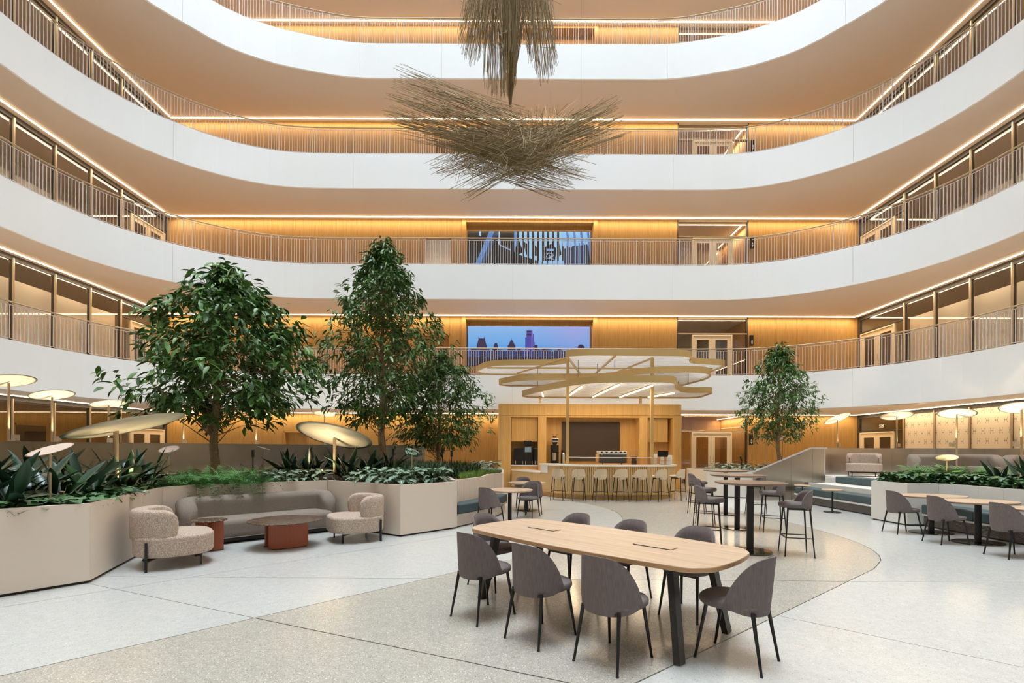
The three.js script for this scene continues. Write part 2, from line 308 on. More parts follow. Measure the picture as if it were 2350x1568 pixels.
// ---------- balconies ----------
const FF = 4.43, SOF = (l) => 3.125 + FF * l, FLOOR = (l) => l ? 4.45 + FF * (l - 1) : 0;
const halfA = [[0, 19.42], [4, 19.42], [7.2, 19.42], [8.4, 19.38], [9.5, 19.22], [10.65, 18.8], [11.75, 18.1], [12.6, 17.3], [13.2, 16.45], [13.65, 15.4], [13.88, 14.4], [13.97, 13.1], [13.97, 10], [13.97, 5], [13.97, 0], [13.6, -4], [12.2, -7.2], [9.4, -9.3], [6, -10], [0, -10]];
const halfD = [[0, 19.42], [4, 19.42], [6.54, 19.36], [8.31, 18.97], [9.4, 18.62], [10.64, 17.9], [11.4, 17.1], [12.28, 15.98], [12.75, 14.8], [13, 13.3], [13.05, 11], [13.05, 5], [13.05, 0], [12.7, -4], [11.4, -7.2], [9, -9.1], [6, -9.9], [0, -10]];
const ring = (h) => { const right = smoothPath(h, 90); return [...right, ...right.slice(1, -1).reverse().map(([x, d]) => [-x, d])]; };  // closed, clockwise from the back centre
const edgeOf = (i) => ring(i >= 3 ? halfD : halfA);
for (let i = 0; i < 5; i++) {
  const e = edgeOf(i), y0 = SOF(i), y1 = y0 + 1.385;
  const outer = [[-18.6, -13], [18.6, -13], [18.6, 25.3], [-18.6, 25.3]];
  const s = structure('ceiling', slab(outer, y0 + .02, y1 - .06, [offset(e, .03).reverse()]), M.soffit);
  s.userData.label = 'tan soffit slab of a balcony';
  // white fascia in long panels round the opening, starting behind the camera
  const start = Math.round(e.length / 2), loop = [...e.slice(start), ...e.slice(0, start + 1)], L = pathLen(loop), tot = L[L.length - 1], n = 16;
  const f = structure('trim_' + (i + 1)); f.userData.label = 'white curved balcony fascia';
  for (let k = 0; k < n; k++) mesh('fascia_panel', ribbon(cut(loop, L, tot * k / n + .003, tot * (k + 1) / n - .003), y0, y1, .07), M.white, f);
  mesh('backing', ribbon(offset(loop, .072), y0 + .03, y1 - .02, .02), M.white, f);
}
// ---------- railings: panels of thin balusters with a bronze handrail ----------
{
  const bal = new THREE.BoxGeometry(.016, .94, .016), pst = new THREE.BoxGeometry(.03, 1.06, .02);
  const word = ['', 'lowest', 'second', 'third', 'top visible'];
  for (let i = 0; i < 4; i++) {
    const e = edgeOf(i), y1 = SOF(i) + 1.385, P = offset(e.map(([x, d]) => [x, d]), .06), nq = P.length;
    const half0 = Math.round(nq / 2), loop = [...P.slice(half0), ...P.slice(0, half0)], Ls = pathLen(loop), tot = Ls[Ls.length - 1];
    const sc = Ls[loop.findIndex((p, k) => k > 0 && loop[k - 1][0] > 0 === false && p[0] >= 0 && p[1] > 10) ] || tot / 2;
    const r = thing('balcony_railing', `white baluster railing with bronze handrail on the ${word[i + 1]} balcony`, 'railing', [0, 0, 0]);
    const pw = 1.462, panels = [];
    for (let k = -16; k <= 15; k++) panels.push([sc + (k) * pw + .03 - pw / 2, sc + (k + 1) * pw - .03 - pw / 2]);
    const rest = []; let parts = 0;
    const order = panels.map((p, k) => [Math.abs(k - 15.5), p]).sort((a, b) => a[0] - b[0]);
    for (const [, [s0, s1]] of order) {
      const q = cut(loop, Ls, s0, s1), mid = along(loop, Ls, (s0 + s1) / 2);
      if (mid[1] < 8) continue;
      const fr = mesh('bottom_rail', ribbon(q, y1 + .05, y1 + .066, .016), M.rail, r);
      mesh('top_rail', ribbon(q, y1 + .985, y1 + 1.001, .016), M.rail, r);
      for (let k = 0; k <= 14; k++) {
        const p = along(loop, Ls, s0 + .008 + (s1 - s0 - .016) * k / 14), post = k === 1 || k === 13, g = post ? pst : bal, y = y1 + (post ? .53 : .525);
        const a = along(loop, Ls, s0 + (s1 - s0) * k / 14 - .05), b = along(loop, Ls, s0 + (s1 - s0) * k / 14 + .05), ry = Math.atan2(b[1] - a[1], b[0] - a[0]);
        if (parts < 300) { const o = mesh('baluster', g, M.rail, fr); o.position.set(p[0], y, -p[1]); o.rotation.y = ry; parts++; }
        else rest.push(g.clone().rotateY(ry).translate(p[0], y, -p[1]));
      }
    }
    if (rest.length) mesh('balusters', merge(rest), M.rail, r).userData.kind = 'stuff';
    const hr = cut(loop, Ls, panels[0][0], panels[31][1]).filter((p) => p[1] > 7.5), cv = new THREE.CatmullRomCurve3(hr.map(([x, d]) => new THREE.Vector3(x, y1 + 1.075, -d)));
    mesh('handrail', new THREE.TubeGeometry(cv, 220, .024, 8), M.handrail, r);
  }
}
// ---------- walls ----------
const shell = [['wall_behind', -18.7, 18.7, -13.3, -13], ['wall_back', -18.7, 18.7, 25.3, 25.6], ['wall_left', -18.9, -18.6, -13.3, 25.6], ['wall_right', 18.6, 18.9, -13.3, 25.6]];
for (const [n, x0, x1, d0, d1] of shell) structure(n, ext(x0, x1, -.4, 66.4, d0, d1), M.plaster);
// roof, skylight and glazing beams, raised on an added light well to even the daylight
{
  const e = ring(halfD);
  structure('ceiling', slab([[-18.7, -13.3], [18.7, -13.3], [18.7, 25.5], [-18.7, 25.5]], 66, 66.4, [e.slice().reverse()]), M.white).userData.label = 'roof slab round the skylight';
  structure('wall_added_shaft', ribbon([...e, e[0]], 22.2, 66, .12), M.addedShaft);
  const sk = structure('window_1'); sk.userData.label = 'skylight beams over the atrium';
  for (let x = -12; x <= 12; x += 3) mesh('beam', ext(x - .05, x + .05, 66.05, 66.3, -9.6, 19), M.white, sk);
  for (let d = -8; d <= 18; d += 5.2) mesh('beam', ext(-13, 13, 66, 66.25, d - .06, d + .06), M.white, sk);
}
const WX = 15.75, BD = 22.05;
const wallRows = (x0, x1, y0, y1, parent) => {                  // wood panels with open joints
  const n = Math.max(1, Math.round((x1 - x0) / 1.22)), w = (x1 - x0) / n;
  for (let k = 0; k < n; k++) mesh('wood_panel', ext(x0 + k * w + .003, x0 + (k + 1) * w - .003, y0, y1, BD, BD + .03), M.wall, parent);
};
function doubleDoor(n, w, h, label) {                           // at its base centre, facing +z
  const g = structure('door_' + n); g.userData.label = label;
  mesh('frame', merge([box(.06, h + .06, .12, -w / 2 - .03, h / 2 + .03, 0), box(.06, h + .06, .12, w / 2 + .03, h / 2 + .03, 0), box(w, .055, .12, 0, h + .0325, 0)]), M.doorFrame, g);
  for (const s of [-1, 1]) {
    const lw = w / 2 - .006, cx = s * w / 4;
    const leaf = mesh('leaf', merge([box(.15, h - .01, .05, cx - lw / 2 + .075, h / 2, 0), box(.15, h - .01, .05, cx + lw / 2 - .075, h / 2, 0), box(lw - .3, .17, .05, cx, h - .09, 0), box(lw - .3, .3, .05, cx, .16, 0)]), M.doorFrame, g);
    mesh('pane', box(lw - .3, h - .47, .012, cx, h / 2 + .06, 0), M.glassTint, leaf);
    mesh('handle', merge([bar([cx - s * (lw / 2 - .07), .95, .07], [cx - s * (lw / 2 - .07), 1.25, .07], .011), bar([cx - s * (lw / 2 - .07), 1.0, .02], [cx - s * (lw / 2 - .07), 1.0, .07], .008), bar([cx - s * (lw / 2 - .07), 1.2, .02], [cx - s * (lw / 2 - .07), 1.2, .07], .008)]), M.chrome, leaf);
  }
  return g;
}
let doorN = 1, winN = 2; const bayStrips = [];
const BAY = [7.49, 10.73], REC = [-2.13, 3.67];
for (let l = 0; l < 5; l++) {
  const y0 = FLOOR(l), y1 = SOF(l) + .02, w = structure('wall_back'); w.userData.label = 'amber wood panelled back wall';
  const solid = (a, b) => mesh('backing', ext(a, b, y0, y1, BD + .03, BD + .2), M.wallBack, w);
  const doorX = l === 1 ? [-4.07, -2.85] : l === 2 ? [-4.07, -2.76] : l === 3 ? [-3.6, -2.4] : l === 0 ? [-10.4, -9.3] : null, dh = 2.3;
  const leftEnd = l ? REC[0] - .18 : BAY[0];
  if (doorX) {
    wallRows(-WX, doorX[0], y0, y1, w); wallRows(doorX[1], leftEnd, y0, y1, w); wallRows(doorX[0], doorX[1], y0 + dh, y1, w);
    solid(-WX, doorX[0]); solid(doorX[1], leftEnd); mesh('backing', ext(doorX[0], doorX[1], y0 + dh, y1, BD + .03, BD + .2), M.wallBack, w);
    const dr = structure('door_' + doorN++); dr.userData.label = 'plain wooden door set back in the wood panelled wall';
    mesh('leaf', ext(doorX[0], doorX[1], y0, y0 + dh, BD + .22, BD + .28), l === 2 ? M.blind : M.trim, dr);
    mesh('frame', merge([ext(doorX[0], doorX[0] + .05, y0, y0 + dh, BD - .01, BD + .22), ext(doorX[1] - .05, doorX[1], y0, y0 + dh, BD - .01, BD + .22), ext(doorX[0], doorX[1], y0 + dh - .05, y0 + dh, BD - .01, BD + .22)]), M.trim, dr);
    mesh('handle', ext(doorX[1] - .18, doorX[1] - .08, y0 + 1.02, y0 + 1.05, BD + .16, BD + .22), M.chrome, dr);
  } else { wallRows(-WX, leftEnd, y0, y1, w); solid(-WX, leftEnd); }
  if (l) {
    wallRows(REC[1] + .18, BAY[0], y0, y1, w); solid(REC[1] + .18, BAY[0]);
    for (const x of REC) mesh('pilaster', ext(x + (x < 0 ? -.18 : 0), x + (x < 0 ? 0 : .18), y0, y1, BD - .05, BD + .3), M.trim, w);
    mesh('recess_back', ext(REC[0], REC[1], y0, y1, BD + .42, BD + .5), M.trim, w);
    mesh('recess_side', ext(REC[0] - .02, REC[0], y0, y1, BD + .3, BD + .42), M.trim, w);
    mesh('recess_side', ext(REC[1], REC[1] + .02, y0, y1, BD + .3, BD + .42), M.trim, w);
    mesh('recess_header', ext(REC[0], REC[1], SOF(l) - .12, y1, BD - .02, BD + .42), M.trim, w);
  }
  wallRows(BAY[1], WX, y0, y1, w); solid(BAY[1], WX);
  // glazed bay with a pair of doors, a room behind it
  const b = structure('window_' + winN++); b.userData.label = 'glazed bay in the wood wall beside the lift';
  const dx = [8.2, 10.03], ht = 2.36;
  mesh('mullion', merge([ext(BAY[0], BAY[0] + .05, y0, y1, BD, BD + .14), ext(BAY[1] - .05, BAY[1], y0, y1, BD, BD + .14)]), M.mullionDark, b);
  mesh('transom', merge([ext(BAY[0], dx[0], y0 + ht, y0 + ht + .05, BD, BD + .14), ext(dx[1], BAY[1], y0 + ht, y0 + ht + .05, BD, BD + .14), ext(dx[0], dx[1], y0 + ht + .005, y0 + ht + .05, BD, BD + .14), ext(BAY[0], BAY[1], y1 - .07, y1, BD, BD + .14)]), M.mullion, b);
  mesh('pane', ext(BAY[0] + .05, BAY[1] - .05, y0 + ht + .05, y1 - .07, BD + .06, BD + .07), M.glass, b);
  mesh('pane', ext(BAY[0] + .05, dx[0] - .07, y0 + .02, y0 + ht, BD + .06, BD + .07), M.glass, b);
  mesh('pane', ext(dx[1] + .07, BAY[1] - .05, y0 + .02, y0 + ht, BD + .06, BD + .07), M.glass, b);
  const dd = doubleDoor(doorN++, dx[1] - dx[0] - .12, 2.28, 'pair of glazed doors with pale bronze frames in the back wall'); dd.position.set((dx[0] + dx[1]) / 2, y0, -BD - .06);
  const rm = structure('wall_room'); rm.userData.label = 'room behind the glazed bay';
  if (l !== 1) bayStrips.push([BAY[1] - .12, 22.5, BAY[1] - .12, 25, y1 - .03, l]);
  mesh('side', ext(BAY[0] - .2, BAY[0] - .1, y0, y1, BD + .2, 25.3), M.plaster, rm); mesh('side', ext(BAY[1] + .1, BAY[1] + .2, y0, y1, BD + .2, 25.3), M.trim, rm);
  mesh('back', ext(BAY[0] - .1, BAY[1] + .1, y0, y1, 25.15, 25.25), l === 0 ? M.trim : M.plaster, rm);
}
// side walls: glazing with slim mullions
const MUL = []; for (let d = 19.43; d > -12; d -= 1.4) MUL.push(+d.toFixed(2));
for (const s of [-1, 1]) for (let l = 0; l < 5; l++) {
  const y0 = FLOOR(l) + (l ? 0 : .0), y1 = SOF(l) + .02, b = structure('window_' + winN++); b.userData.label = s < 0 ? 'left glazed wall of a gallery' : 'right glazed wall of a gallery';
  const X = (t) => s * (WX + t), film = l === 0 && s > 0, ht = 2.36;
  mesh('header', ext(X(0), X(.12), y1 - .16, y1, -12.9, BD), M.mullionDark, b);
  mesh('corner_post', ext(X(-.02), X(.1), y0, y1, BD - .12, BD), M.mullionDark, b);
  for (const d of MUL) { const m = mesh('mullion', ext(X(-.05), X(.0), y0, y1 - .1, d - .019, d + .019), M.mullion, b); mesh('mullion_web', ext(X(.0), X(.1), y0, y1 - .1, d - .02, d + .02), M.mullionDark, m); }
  for (let k = 0; k < MUL.length - 1; k++) { if (MUL[k] < 5) continue; if (film && MUL[k] > 6) mesh('film_pane', ext(X(.02), X(.04), y0, y1 - .16, MUL[k + 1] + .02, MUL[k] - .02), null, b); else mesh('pane', ext(X(.03), X(.042), y0, y1 - .16, MUL[k + 1] + .02, MUL[k] - .02), M.glass, b); }
  // door bay next to the corner
  mesh('transom', merge([ext(X(0), X(.1), y0 + ht + .005, y0 + ht + .055, MUL[0], BD - .1)]), M.mullionDark, b);
  mesh('pane', ext(X(.03), X(.042), y0 + ht + .05, y1 - .16, MUL[0] + .03, BD - .12), M.glass, b);
  mesh('pane', ext(X(.03), X(.042), y0, y0 + ht, MUL[0] + .03, MUL[0] + .5), M.glass, b);
  const dd = doubleDoor(doorN++, 1.84, 2.28, s < 0 ? 'pair of pale framed glazed doors in the left gallery wall' : 'pair of pale framed glazed doors in the right gallery wall');
  dd.position.set(X(.05), y0, -20.93); dd.rotation.y = s < 0 ? Math.PI / 2 : -Math.PI / 2;
  if (l >= 1) {
    const bh = [0, 2.4, 1.35, 1.2, 1.2][l], bl = thing('roller_blind', `${s < 0 ? 'long beige blind behind the left' : 'long beige blind behind the right'} glazing of the ${['', 'lowest', 'second', 'third', 'top'][l]} gallery`, 'blind');
    mesh('cloth', ext(X(.16), X(.18), y0 + .01, y0 + bh, 4, 19.35), M.blind, bl); mesh('bottom_bar', ext(X(.155), X(.185), y0, y0 + .03, 4, 19.35), M.mullion, bl);
  }
  const rm = structure('wall_room'); rm.userData.label = 'room behind the side glazing';
  mesh('back', ext(X(2.6), X(2.7), y0, y1, -12.9, 25.2), l === 0 ? M.trim : M.plaster, rm);
  mesh('side', ext(X(.2), X(2.6), y0, y1, BD + .05, BD + .2), M.plaster, rm);
  if (l === 0 && s < 0) { mesh('doorway', ext(X(2.55), X(2.62), 0, 2.35, 17.9, 19.0), M.dark, rm); mesh('doorway_frame', ext(X(2.54), X(2.6), 2.35, 2.42, 17.85, 19.05), M.trim, rm); }
}
// film print on the right ground-floor glazing: a repeated H emblem
{
  const tex = canvasTex(512, 289, (g, w, h) => {
    g.fillStyle = '#efdfc6'; g.fillRect(0, 0, w, h);
    const mark = (x, y) => { g.save(); g.translate(x, y); g.scale(.8, .8); g.strokeStyle = '#b3a797'; g.lineWidth = 11;
      for (const q of [-1, 1]) { g.beginPath(); g.moveTo(q * 25, -50); g.lineTo(q * 25, -27); g.moveTo(q * 25, 27); g.lineTo(q * 25, 50); g.stroke(); }
      g.lineWidth = 9; g.strokeStyle = '#9c9081'; for (const q of [-1, 1]) { g.beginPath(); g.moveTo(q * 19, -20); g.lineTo(q * 19, 20); g.stroke(); }
      g.lineWidth = 6; g.beginPath(); g.arc(-1, 0, 9, 0, 7); g.stroke(); g.beginPath(); g.moveTo(-16, 0); g.lineTo(-10, 0); g.moveTo(8, 0); g.lineTo(16, 0); g.stroke(); g.restore(); };
    for (const [x, y] of [[64, 72], [192, 72], [320, 72], [448, 72], [0, 217], [128, 217], [256, 217], [384, 217], [512, 217]]) mark(x, y);
  });
  tex.wrapS = tex.wrapT = THREE.RepeatWrapping; tex.repeat.set(1 / 1.2, 1 / .68);
  M.film = std({ map: tex, roughness: .7 });
  scene.traverse((o) => { if (o.name === 'film_pane') o.material = M.film; });
}
// ---------- cove strips: glowing bars with a light of the same size just below ----------
function cove(name, label, x0, d0, x1, d1, y, k = 1) {
  const t = thing(name, label, 'light strip', [0, 0, 0]), cx = (x0 + x1) / 2, cd = (d0 + d1) / 2, L = Math.hypot(x1 - x0, d1 - d0);
  const g = new THREE.BoxGeometry(L, .028, .05); if (Math.abs(d1 - d0) > Math.abs(x1 - x0)) g.rotateY(Math.PI / 2);
  mesh('diffuser', g.translate(cx, y - .016, -cd), M.led, t);
  const c = new THREE.BoxGeometry(L, .02, .07); if (Math.abs(d1 - d0) > Math.abs(x1 - x0)) c.rotateY(Math.PI / 2);
  mesh('channel', c.translate(cx, y + .006, -cd), M.mullion, t);
  const l = new THREE.RectAreaLight(WARM, LED * k, L, .05); l.position.set(cx, y - .05, -cd); scene.add(l); l.name = name + '_glow';
  l.rotation.set(-Math.PI / 2, 0, Math.abs(d1 - d0) > Math.abs(x1 - x0) ? Math.PI / 2 : 0);
}
const lvl = ['ground floor', 'second level', 'third level', 'fourth level', 'fifth level'];
for (let l = 0; l < 5; l++) {
  const y = SOF(l) + .012;
  cove('cove_light', `warm strip light along the top of the ${lvl[l]} back wall`, -WX + .3, BD - .24, WX - .3, BD - .24, y);
  for (const s of [-1, 1]) cove('cove_light', `warm strip light along the top of the ${lvl[l]} ${s < 0 ? 'left' : 'right'} wall`, s * (WX - .3), BD - .32, s * (WX - .3), 2, y, l === 1 ? 1.35 : l ? 1.1 : .65);
}
for (const [x0, d0, x1, d1, y, l] of bayStrips) cove('room_light', `warm strip light inside the glazed bay on the ${lvl[l]}`, x0, d0, x1, d1, y, 1.5);
// ---------- screens in the recesses ----------
function screen(name, label, y0, y1, draw) {
  const t = thing(name, label, 'screen'), x0 = -2.07, x1 = 3.58, tex = canvasTex(1024, 340, draw);
  const m = std({ color: C(0, 0, 0), roughness: .25, emissive: C(1, 1, 1), emissiveMap: tex, emissiveIntensity: .8 });
  const g = new THREE.PlaneGeometry(x1 - x0, y1 - y0).translate((x0 + x1) / 2, (y0 + y1) / 2, -BD - .335);
  mesh('picture', g, m, t); mesh('cabinet', ext(x0 - .02, x1 + .02, y0 - .02, y1 + .02, BD + .34, BD + .42), M.dark, t);
  const l = new THREE.RectAreaLight(C(.55, .65, 1), .25, x1 - x0, y1 - y0); l.position.set((x0 + x1) / 2, (y0 + y1) / 2, -BD - .32); l.rotation.y = Math.PI; l.name = name + '_glow'; scene.add(l);
}
screen('display_screen', 'wide wall screen showing a city skyline at dusk', 5.4, 7.21, (g, w, h) => {
  const q = g.createLinearGradient(0, 0, 0, h); q.addColorStop(0, '#8fb8ec'); q.addColorStop(.45, '#6fabe6'); q.addColorStop(.62, '#4c93dc'); q.addColorStop(1, '#3f7fc8'); g.fillStyle = q; g.fillRect(0, 0, w, h);
  const q2 = g.createRadialGradient(w * .87, h * .15, 10, w * .87, h * .15, w * .4); q2.addColorStop(0, 'rgba(185,150,215,.45)'); q2.addColorStop(1, 'rgba(150,140,215,0)'); g.fillStyle = q2; g.fillRect(0, 0, w, h);
  g.fillStyle = '#42344f'; g.beginPath(); for (const [x, y] of [[75, 340], [75, 175], [92, 105], [140, 105], [160, 172], [160, 340]]) g.lineTo(x, y); g.fill();
  for (const x of [92, 138]) g.fillRect(x - 2, 92, 4, 20);
  g.beginPath(); for (const [x, y] of [[217, 340], [217, 165], [230, 145], [245, 145], [252, 165], [252, 340]]) g.lineTo(x, y); g.fill();
  g.beginPath(); for (const [x, y] of [[335, 340], [335, 170], [348, 150], [356, 128], [366, 120], [368, 98], [370, 120], [380, 128], [388, 150], [400, 170], [400, 340]]) g.lineTo(x, y); g.fill();
  g.fillStyle = '#4f50a6'; g.fillRect(482, 95, 70, 250); g.fillRect(493, 33, 40, 200); g.fillStyle = '#7a63b8'; g.fillRect(533, 33, 10, 300); g.fillStyle = '#5457ac'; g.fillRect(545, 64, 10, 300); g.fillRect(552, 135, 10, 210);
  g.fillStyle = '#51263a'; g.fillRect(494, 40, 38, 10); g.fillRect(494, 64, 38, 13); g.strokeStyle = '#7795d8'; g.lineWidth = 3; g.strokeRect(508, 24, 20, 8);
  g.fillStyle = '#3a2d48'; g.fillRect(560, 162, 26, 180); g.beginPath(); for (const [x, y] of [[925, 340], [925, 170], [938, 155], [962, 155], [975, 170], [975, 340]]) g.lineTo(x, y); g.fill();
  let z = 5; const R = () => (z = (z * 16807) % 2147483647) / 2147483647;
  for (let x = 0; x < w; x += 26) { g.fillStyle = ['#3a4a86', '#33304f', '#3d3a60', '#2d2a44'][Math.floor(R() * 4)]; g.fillRect(x, 185 + R() * 40, 28, 200); }
  g.fillStyle = '#2b2638'; g.fillRect(0, 268, w, 80); g.fillStyle = '#c7c4dc'; for (let i = 0; i < 40; i++) g.fillRect(R() * w, 250 + R() * 30, 8, 1.5);
});
screen('display_screen', 'wide wall screen showing blue and black mirrored facade stripes', 9.83, 11.6, (g, w, h) => {
  g.fillStyle = '#2b2622'; g.fillRect(0, 0, w, h); let z = 9; const R = () => (z = (z * 16807) % 2147483647) / 2147483647;
  const poly = (c, p) => { g.fillStyle = c; g.beginPath(); for (const [x, y] of p) g.lineTo(x, y); g.fill(); };
  poly('#5f85bd', [[175, 0], [235, 0], [80, 340], [40, 340]]); poly('#3a4a66', [[220, 0], [260, 0], [110, 340], [80, 340]]);
  poly('#9cc8ee', [[90, 0], [108, 0], [108, 45], [90, 35]]); poly('#a8d2f2', [[255, 0], [264, 0], [264, 120], [252, 110]]); poly('#8fa9cc', [[262, 112], [360, 160], [360, 172], [262, 124]]);
  for (let x = 385; x < 850; x += 42) { const t = 190 + (x - 385) * .35; poly(R() < .3 ? '#6d95cc' : '#9ccbf2', [[x, 0], [x + 24, 0], [x + 26, t + 10], [x, t]]); if (R() < .6) poly('#1d1a1a', [[x, 60 + R() * 160], [x + 26, 80 + R() * 180], [x + 26, 100 + R() * 190], [x, 80 + R() * 180]]); }
  for (let x = 780; x < 1024; x += 58) { poly('#8fc4f0', [[x, 0], [x + 44, 0], [x + 60, 120], [x + 12, 130]]); poly('#5d82c4', [[x + 40, 0], [x + 54, 0], [x + 100, 340], [x + 78, 340]]); }
  poly('#1f1b1b', [[640, 140], [700, 105], [740, 150], [730, 260], [640, 260]]); poly('#7fa6d6', [[655, 150], [725, 150], [722, 172], [658, 172]]);
  g.strokeStyle = '#b9d8f4'; g.lineWidth = 3; for (let i = 0; i < 16; i++) { g.beginPath(); g.moveTo(640 + R() * 90, 180 + R() * 70); g.lineTo(640 + R() * 90, 180 + R() * 70); g.stroke(); }
  for (let x = 590; x < 800; x += 40) poly('#8dbdf0', [[x, 260], [x + 24, 255], [x + 26, 340], [x, 340]]);
  poly('#3a3c4a', [[800, 150], [1000, 110], [1000, 300], [800, 320]]); g.fillStyle = '#5d82c4'; for (let x = 820; x < 1000; x += 36) g.fillRect(x, 100, 10, 240);
});
// black lift lanterns with white arrows on the wood wall
for (let l = 0; l < 4; l++) {
  const t = thing('lift_lantern', `black lift arrow lantern on the ${lvl[l]} back wall`, 'sign'), y = FLOOR(l) + (l ? 1.83 : 1.77);
  mesh('case', ext(10.8, 10.94, y, y + .47, BD - .1, BD + .01), M.black, t);
  const tri = (q) => { const sh = shapeOf([[-.045, 0], [.045, 0], [0, .1 * q]]); return new THREE.ExtrudeGeometry(sh, { depth: .005, bevelEnabled: false }).translate(10.87, y + .15 + (q > 0 ? .015 : -.015), -BD + .1); };
  mesh('arrow', tri(1), M.quartz, t); mesh('arrow', tri(-1), M.quartz, t);
}

// ---------- chairs ----------
// upholstered shell that wraps round the back of the seat: width, seat height, bottom and top of the shell
function shellGeo({ w, dz, yb, yt, ys, lean = .07, th = .034, pow = 3.3, reach = 1.6, ex = .72 }) {
  const f = (side) => (u, v) => {                              // u round the back, v bottom to top
    const a = (u - .5) * 2, ph = a * reach, top = ys - .01 + (yt - ys) * Math.pow(Math.max(0, 1 - Math.abs(a) ** pow), ex), bot = yb + (ys - .03 - yb) * Math.abs(a) ** 3;
    const e = side ? .5 - .5 * Math.cos(Math.PI * Math.min(1, v)) : v, y = bot + (top - bot) * v, k = Math.max(0, (y - ys) / (yt - ys)), r = 1 - .16 * k - .05 * Math.max(0, (ys - y) / (ys - yb));
    const o = side * th * (.35 + .65 * Math.min(1, Math.sin(Math.PI * Math.min(.999, Math.max(.001, v))) * 3)) * (Math.abs(a) > .93 ? 1 - (Math.abs(a) - .93) / .07 * .6 : 1);
    const X = Math.sin(ph) * (w / 2 * r - o), Z = -Math.cos(ph) * (dz * r - o) - lean * k * Math.cos(ph * .5);
    return [X, y, Z - .0];
  };
  const A = sheet(f(0), 28, 14), B = sheet(f(1), 28, 14); B.index.array.reverse(); B.computeVertexNormals();
  const rim = (pt) => sheet((u, v) => { const a = f(0)(...pt(u)), b = f(1)(...pt(u)); return [0, 1, 2].map((k) => a[k] + (b[k] - a[k]) * v); }, 28, 1);
  return uvm(merge([A, B, rim((u) => [u, 1]), rim((u) => [1 - u, 0]), rim((u) => [0, u]), rim((u) => [1, 1 - u])]));
}
const taperLeg = (x0, y0, z0, x1, z1, r0 = .015, r1 = .009) => bar([x1, 0, z1], [x0, y0, z0], r1, r0, 12);
function makeChair(name, label, group, mat = M.fabric) {
  const t = thing(name, label, 'chair', [0, 0, 0], null, group);
  const s = mesh('seat', at(pad(.225, .23, .06, .11, 2.5, 40, .02), 0, .405, .02), mat, t);
  mesh('backrest', shellGeo({ w: .475, dz: .225, yb: .375, yt: .8, ys: .47 }), mat, t);
  mesh('seat_frame', merge([box(.3, .012, .3, 0, .398, 0), beam([-.15, .395, -.17], [.15, .395, -.17], .02, .02), beam([-.15, .395, .17], [.15, .395, .17], .02, .02)]), M.black, t);
  for (const [a, b] of [[-1, -1], [1, -1], [-1, 1], [1, 1]]) { const l = mesh('leg', taperLeg(a * .15, .41, b * .16, a * .183, b * .23), M.black, t); mesh('foot_cap', cyl(.011, .011, .012, a * .183, 0, b * .23, 10), M.dark, l); }
  return t;
}
function makeStool(name, label, group, mat) {
  const t = thing(name, label, 'stool', [0, 0, 0], null, group), H = .7;
  mesh('seat', at(pad(.205, .215, .065, .13, 2.4, 36, .02), 0, H, .02), mat, t);
  mesh('backrest', shellGeo({ w: .42, dz: .2, yb: .65, yt: .965, ys: .765, lean: .045, pow: 4.2, reach: 1.5, ex: .6 }), mat, t);
  mesh('seat_frame', merge([box(.28, .014, .28, 0, H - .008, 0), beam([-.14, H - .02, -.15], [-.14, H - .02, .15], .02, .025), beam([.14, H - .02, -.15], [.14, H - .02, .15], .02, .025)]), M.black, t);
  const P = (a, b, y) => { const k = 1 - y / H; return [a * (.135 + .06 * k), y, b * (.14 + .05 * k)]; };
  for (const [a, b] of [[-1, -1], [1, -1], [-1, 1], [1, 1]]) mesh('leg', bar(P(a, b, 0), P(a, b, H), .008, .013, 10), M.black, t);
  mesh('footrest', merge([beam(P(-1, 1, .27), P(1, 1, .27), .014, .02), beam(P(-1, -1, .27), P(-1, 1, .27), .01, .014), beam(P(1, -1, .27), P(1, 1, .27), .01, .014)]), M.black, t);
  return t;
}
const NE = [.707, .707], SE = [.707, -.707], SW = [-.707, -.707], NW = [-.707, .707];
const grey = 'grey upholstered chair';
const chair = makeChair('dining_chair', `${grey}, near side of the long oak table, leftmost of three`, 'chairs round the long table');
chair.position.set(-.26, 0, -4.45); chair.rotation.y = Math.atan2(NE[0], -NE[1]);
const LT = 'chairs round the long table';
place(chair, `${grey}, near side of the long oak table, middle of three backs`, [.24, 0, 3.95], NE, LT);
place(chair, `${grey}, near side of the long oak table, rightmost of three backs`, [.745, 0, 3.53], NE, LT);
place(chair, `${grey} at the right end of the long oak table`, [1.65, 0, 3.54], NW, LT);
place(chair, `${grey}, far side of the long oak table, nearest its right end`, [1.66, 0, 4.52], SW, LT);
place(chair, `${grey}, far side of the long oak table, in the middle`, [1.15, 0, 4.95], SW, LT);
place(chair, `${grey}, far side of the long oak table, furthest from the camera`, [.65, 0, 5.45], SW, LT);
place(chair, `${grey} at the left end of the long oak table`, [-.2, 0, 5.42], SE, LT);
const RT = 'chairs along the right bench';
place(chair, `${grey} at the bench tables, leftmost, beside the planter corner`, [7.27, 0, 9.01], [1, 0], RT);
place(chair, `${grey} at the bench tables, middle of three`, [7.21, 0, 8.04], [1, 0], RT);
place(chair, `${grey} at the bench tables, nearest the right edge of the picture`, [7.24, 0, 7.0], [1, 0], RT);
const CT = 'chairs at the small round tables';
place(chair, `${grey} seen from behind at the near small round table by the curved bench`, [-.42, 0, 9.5], [.55, .83], CT);
place(chair, `${grey} facing us beside the near small round table`, [.38, 0, 10.88], [-.42, -.9], CT);
place(chair, `${grey} with its back to the facing chair, at the far small round table`, [.5, 0, 11.52], [-.1, .99], CT);
place(chair, `${grey} behind the far small round table`, [.3, 0, 12.75], [0, -1], CT);

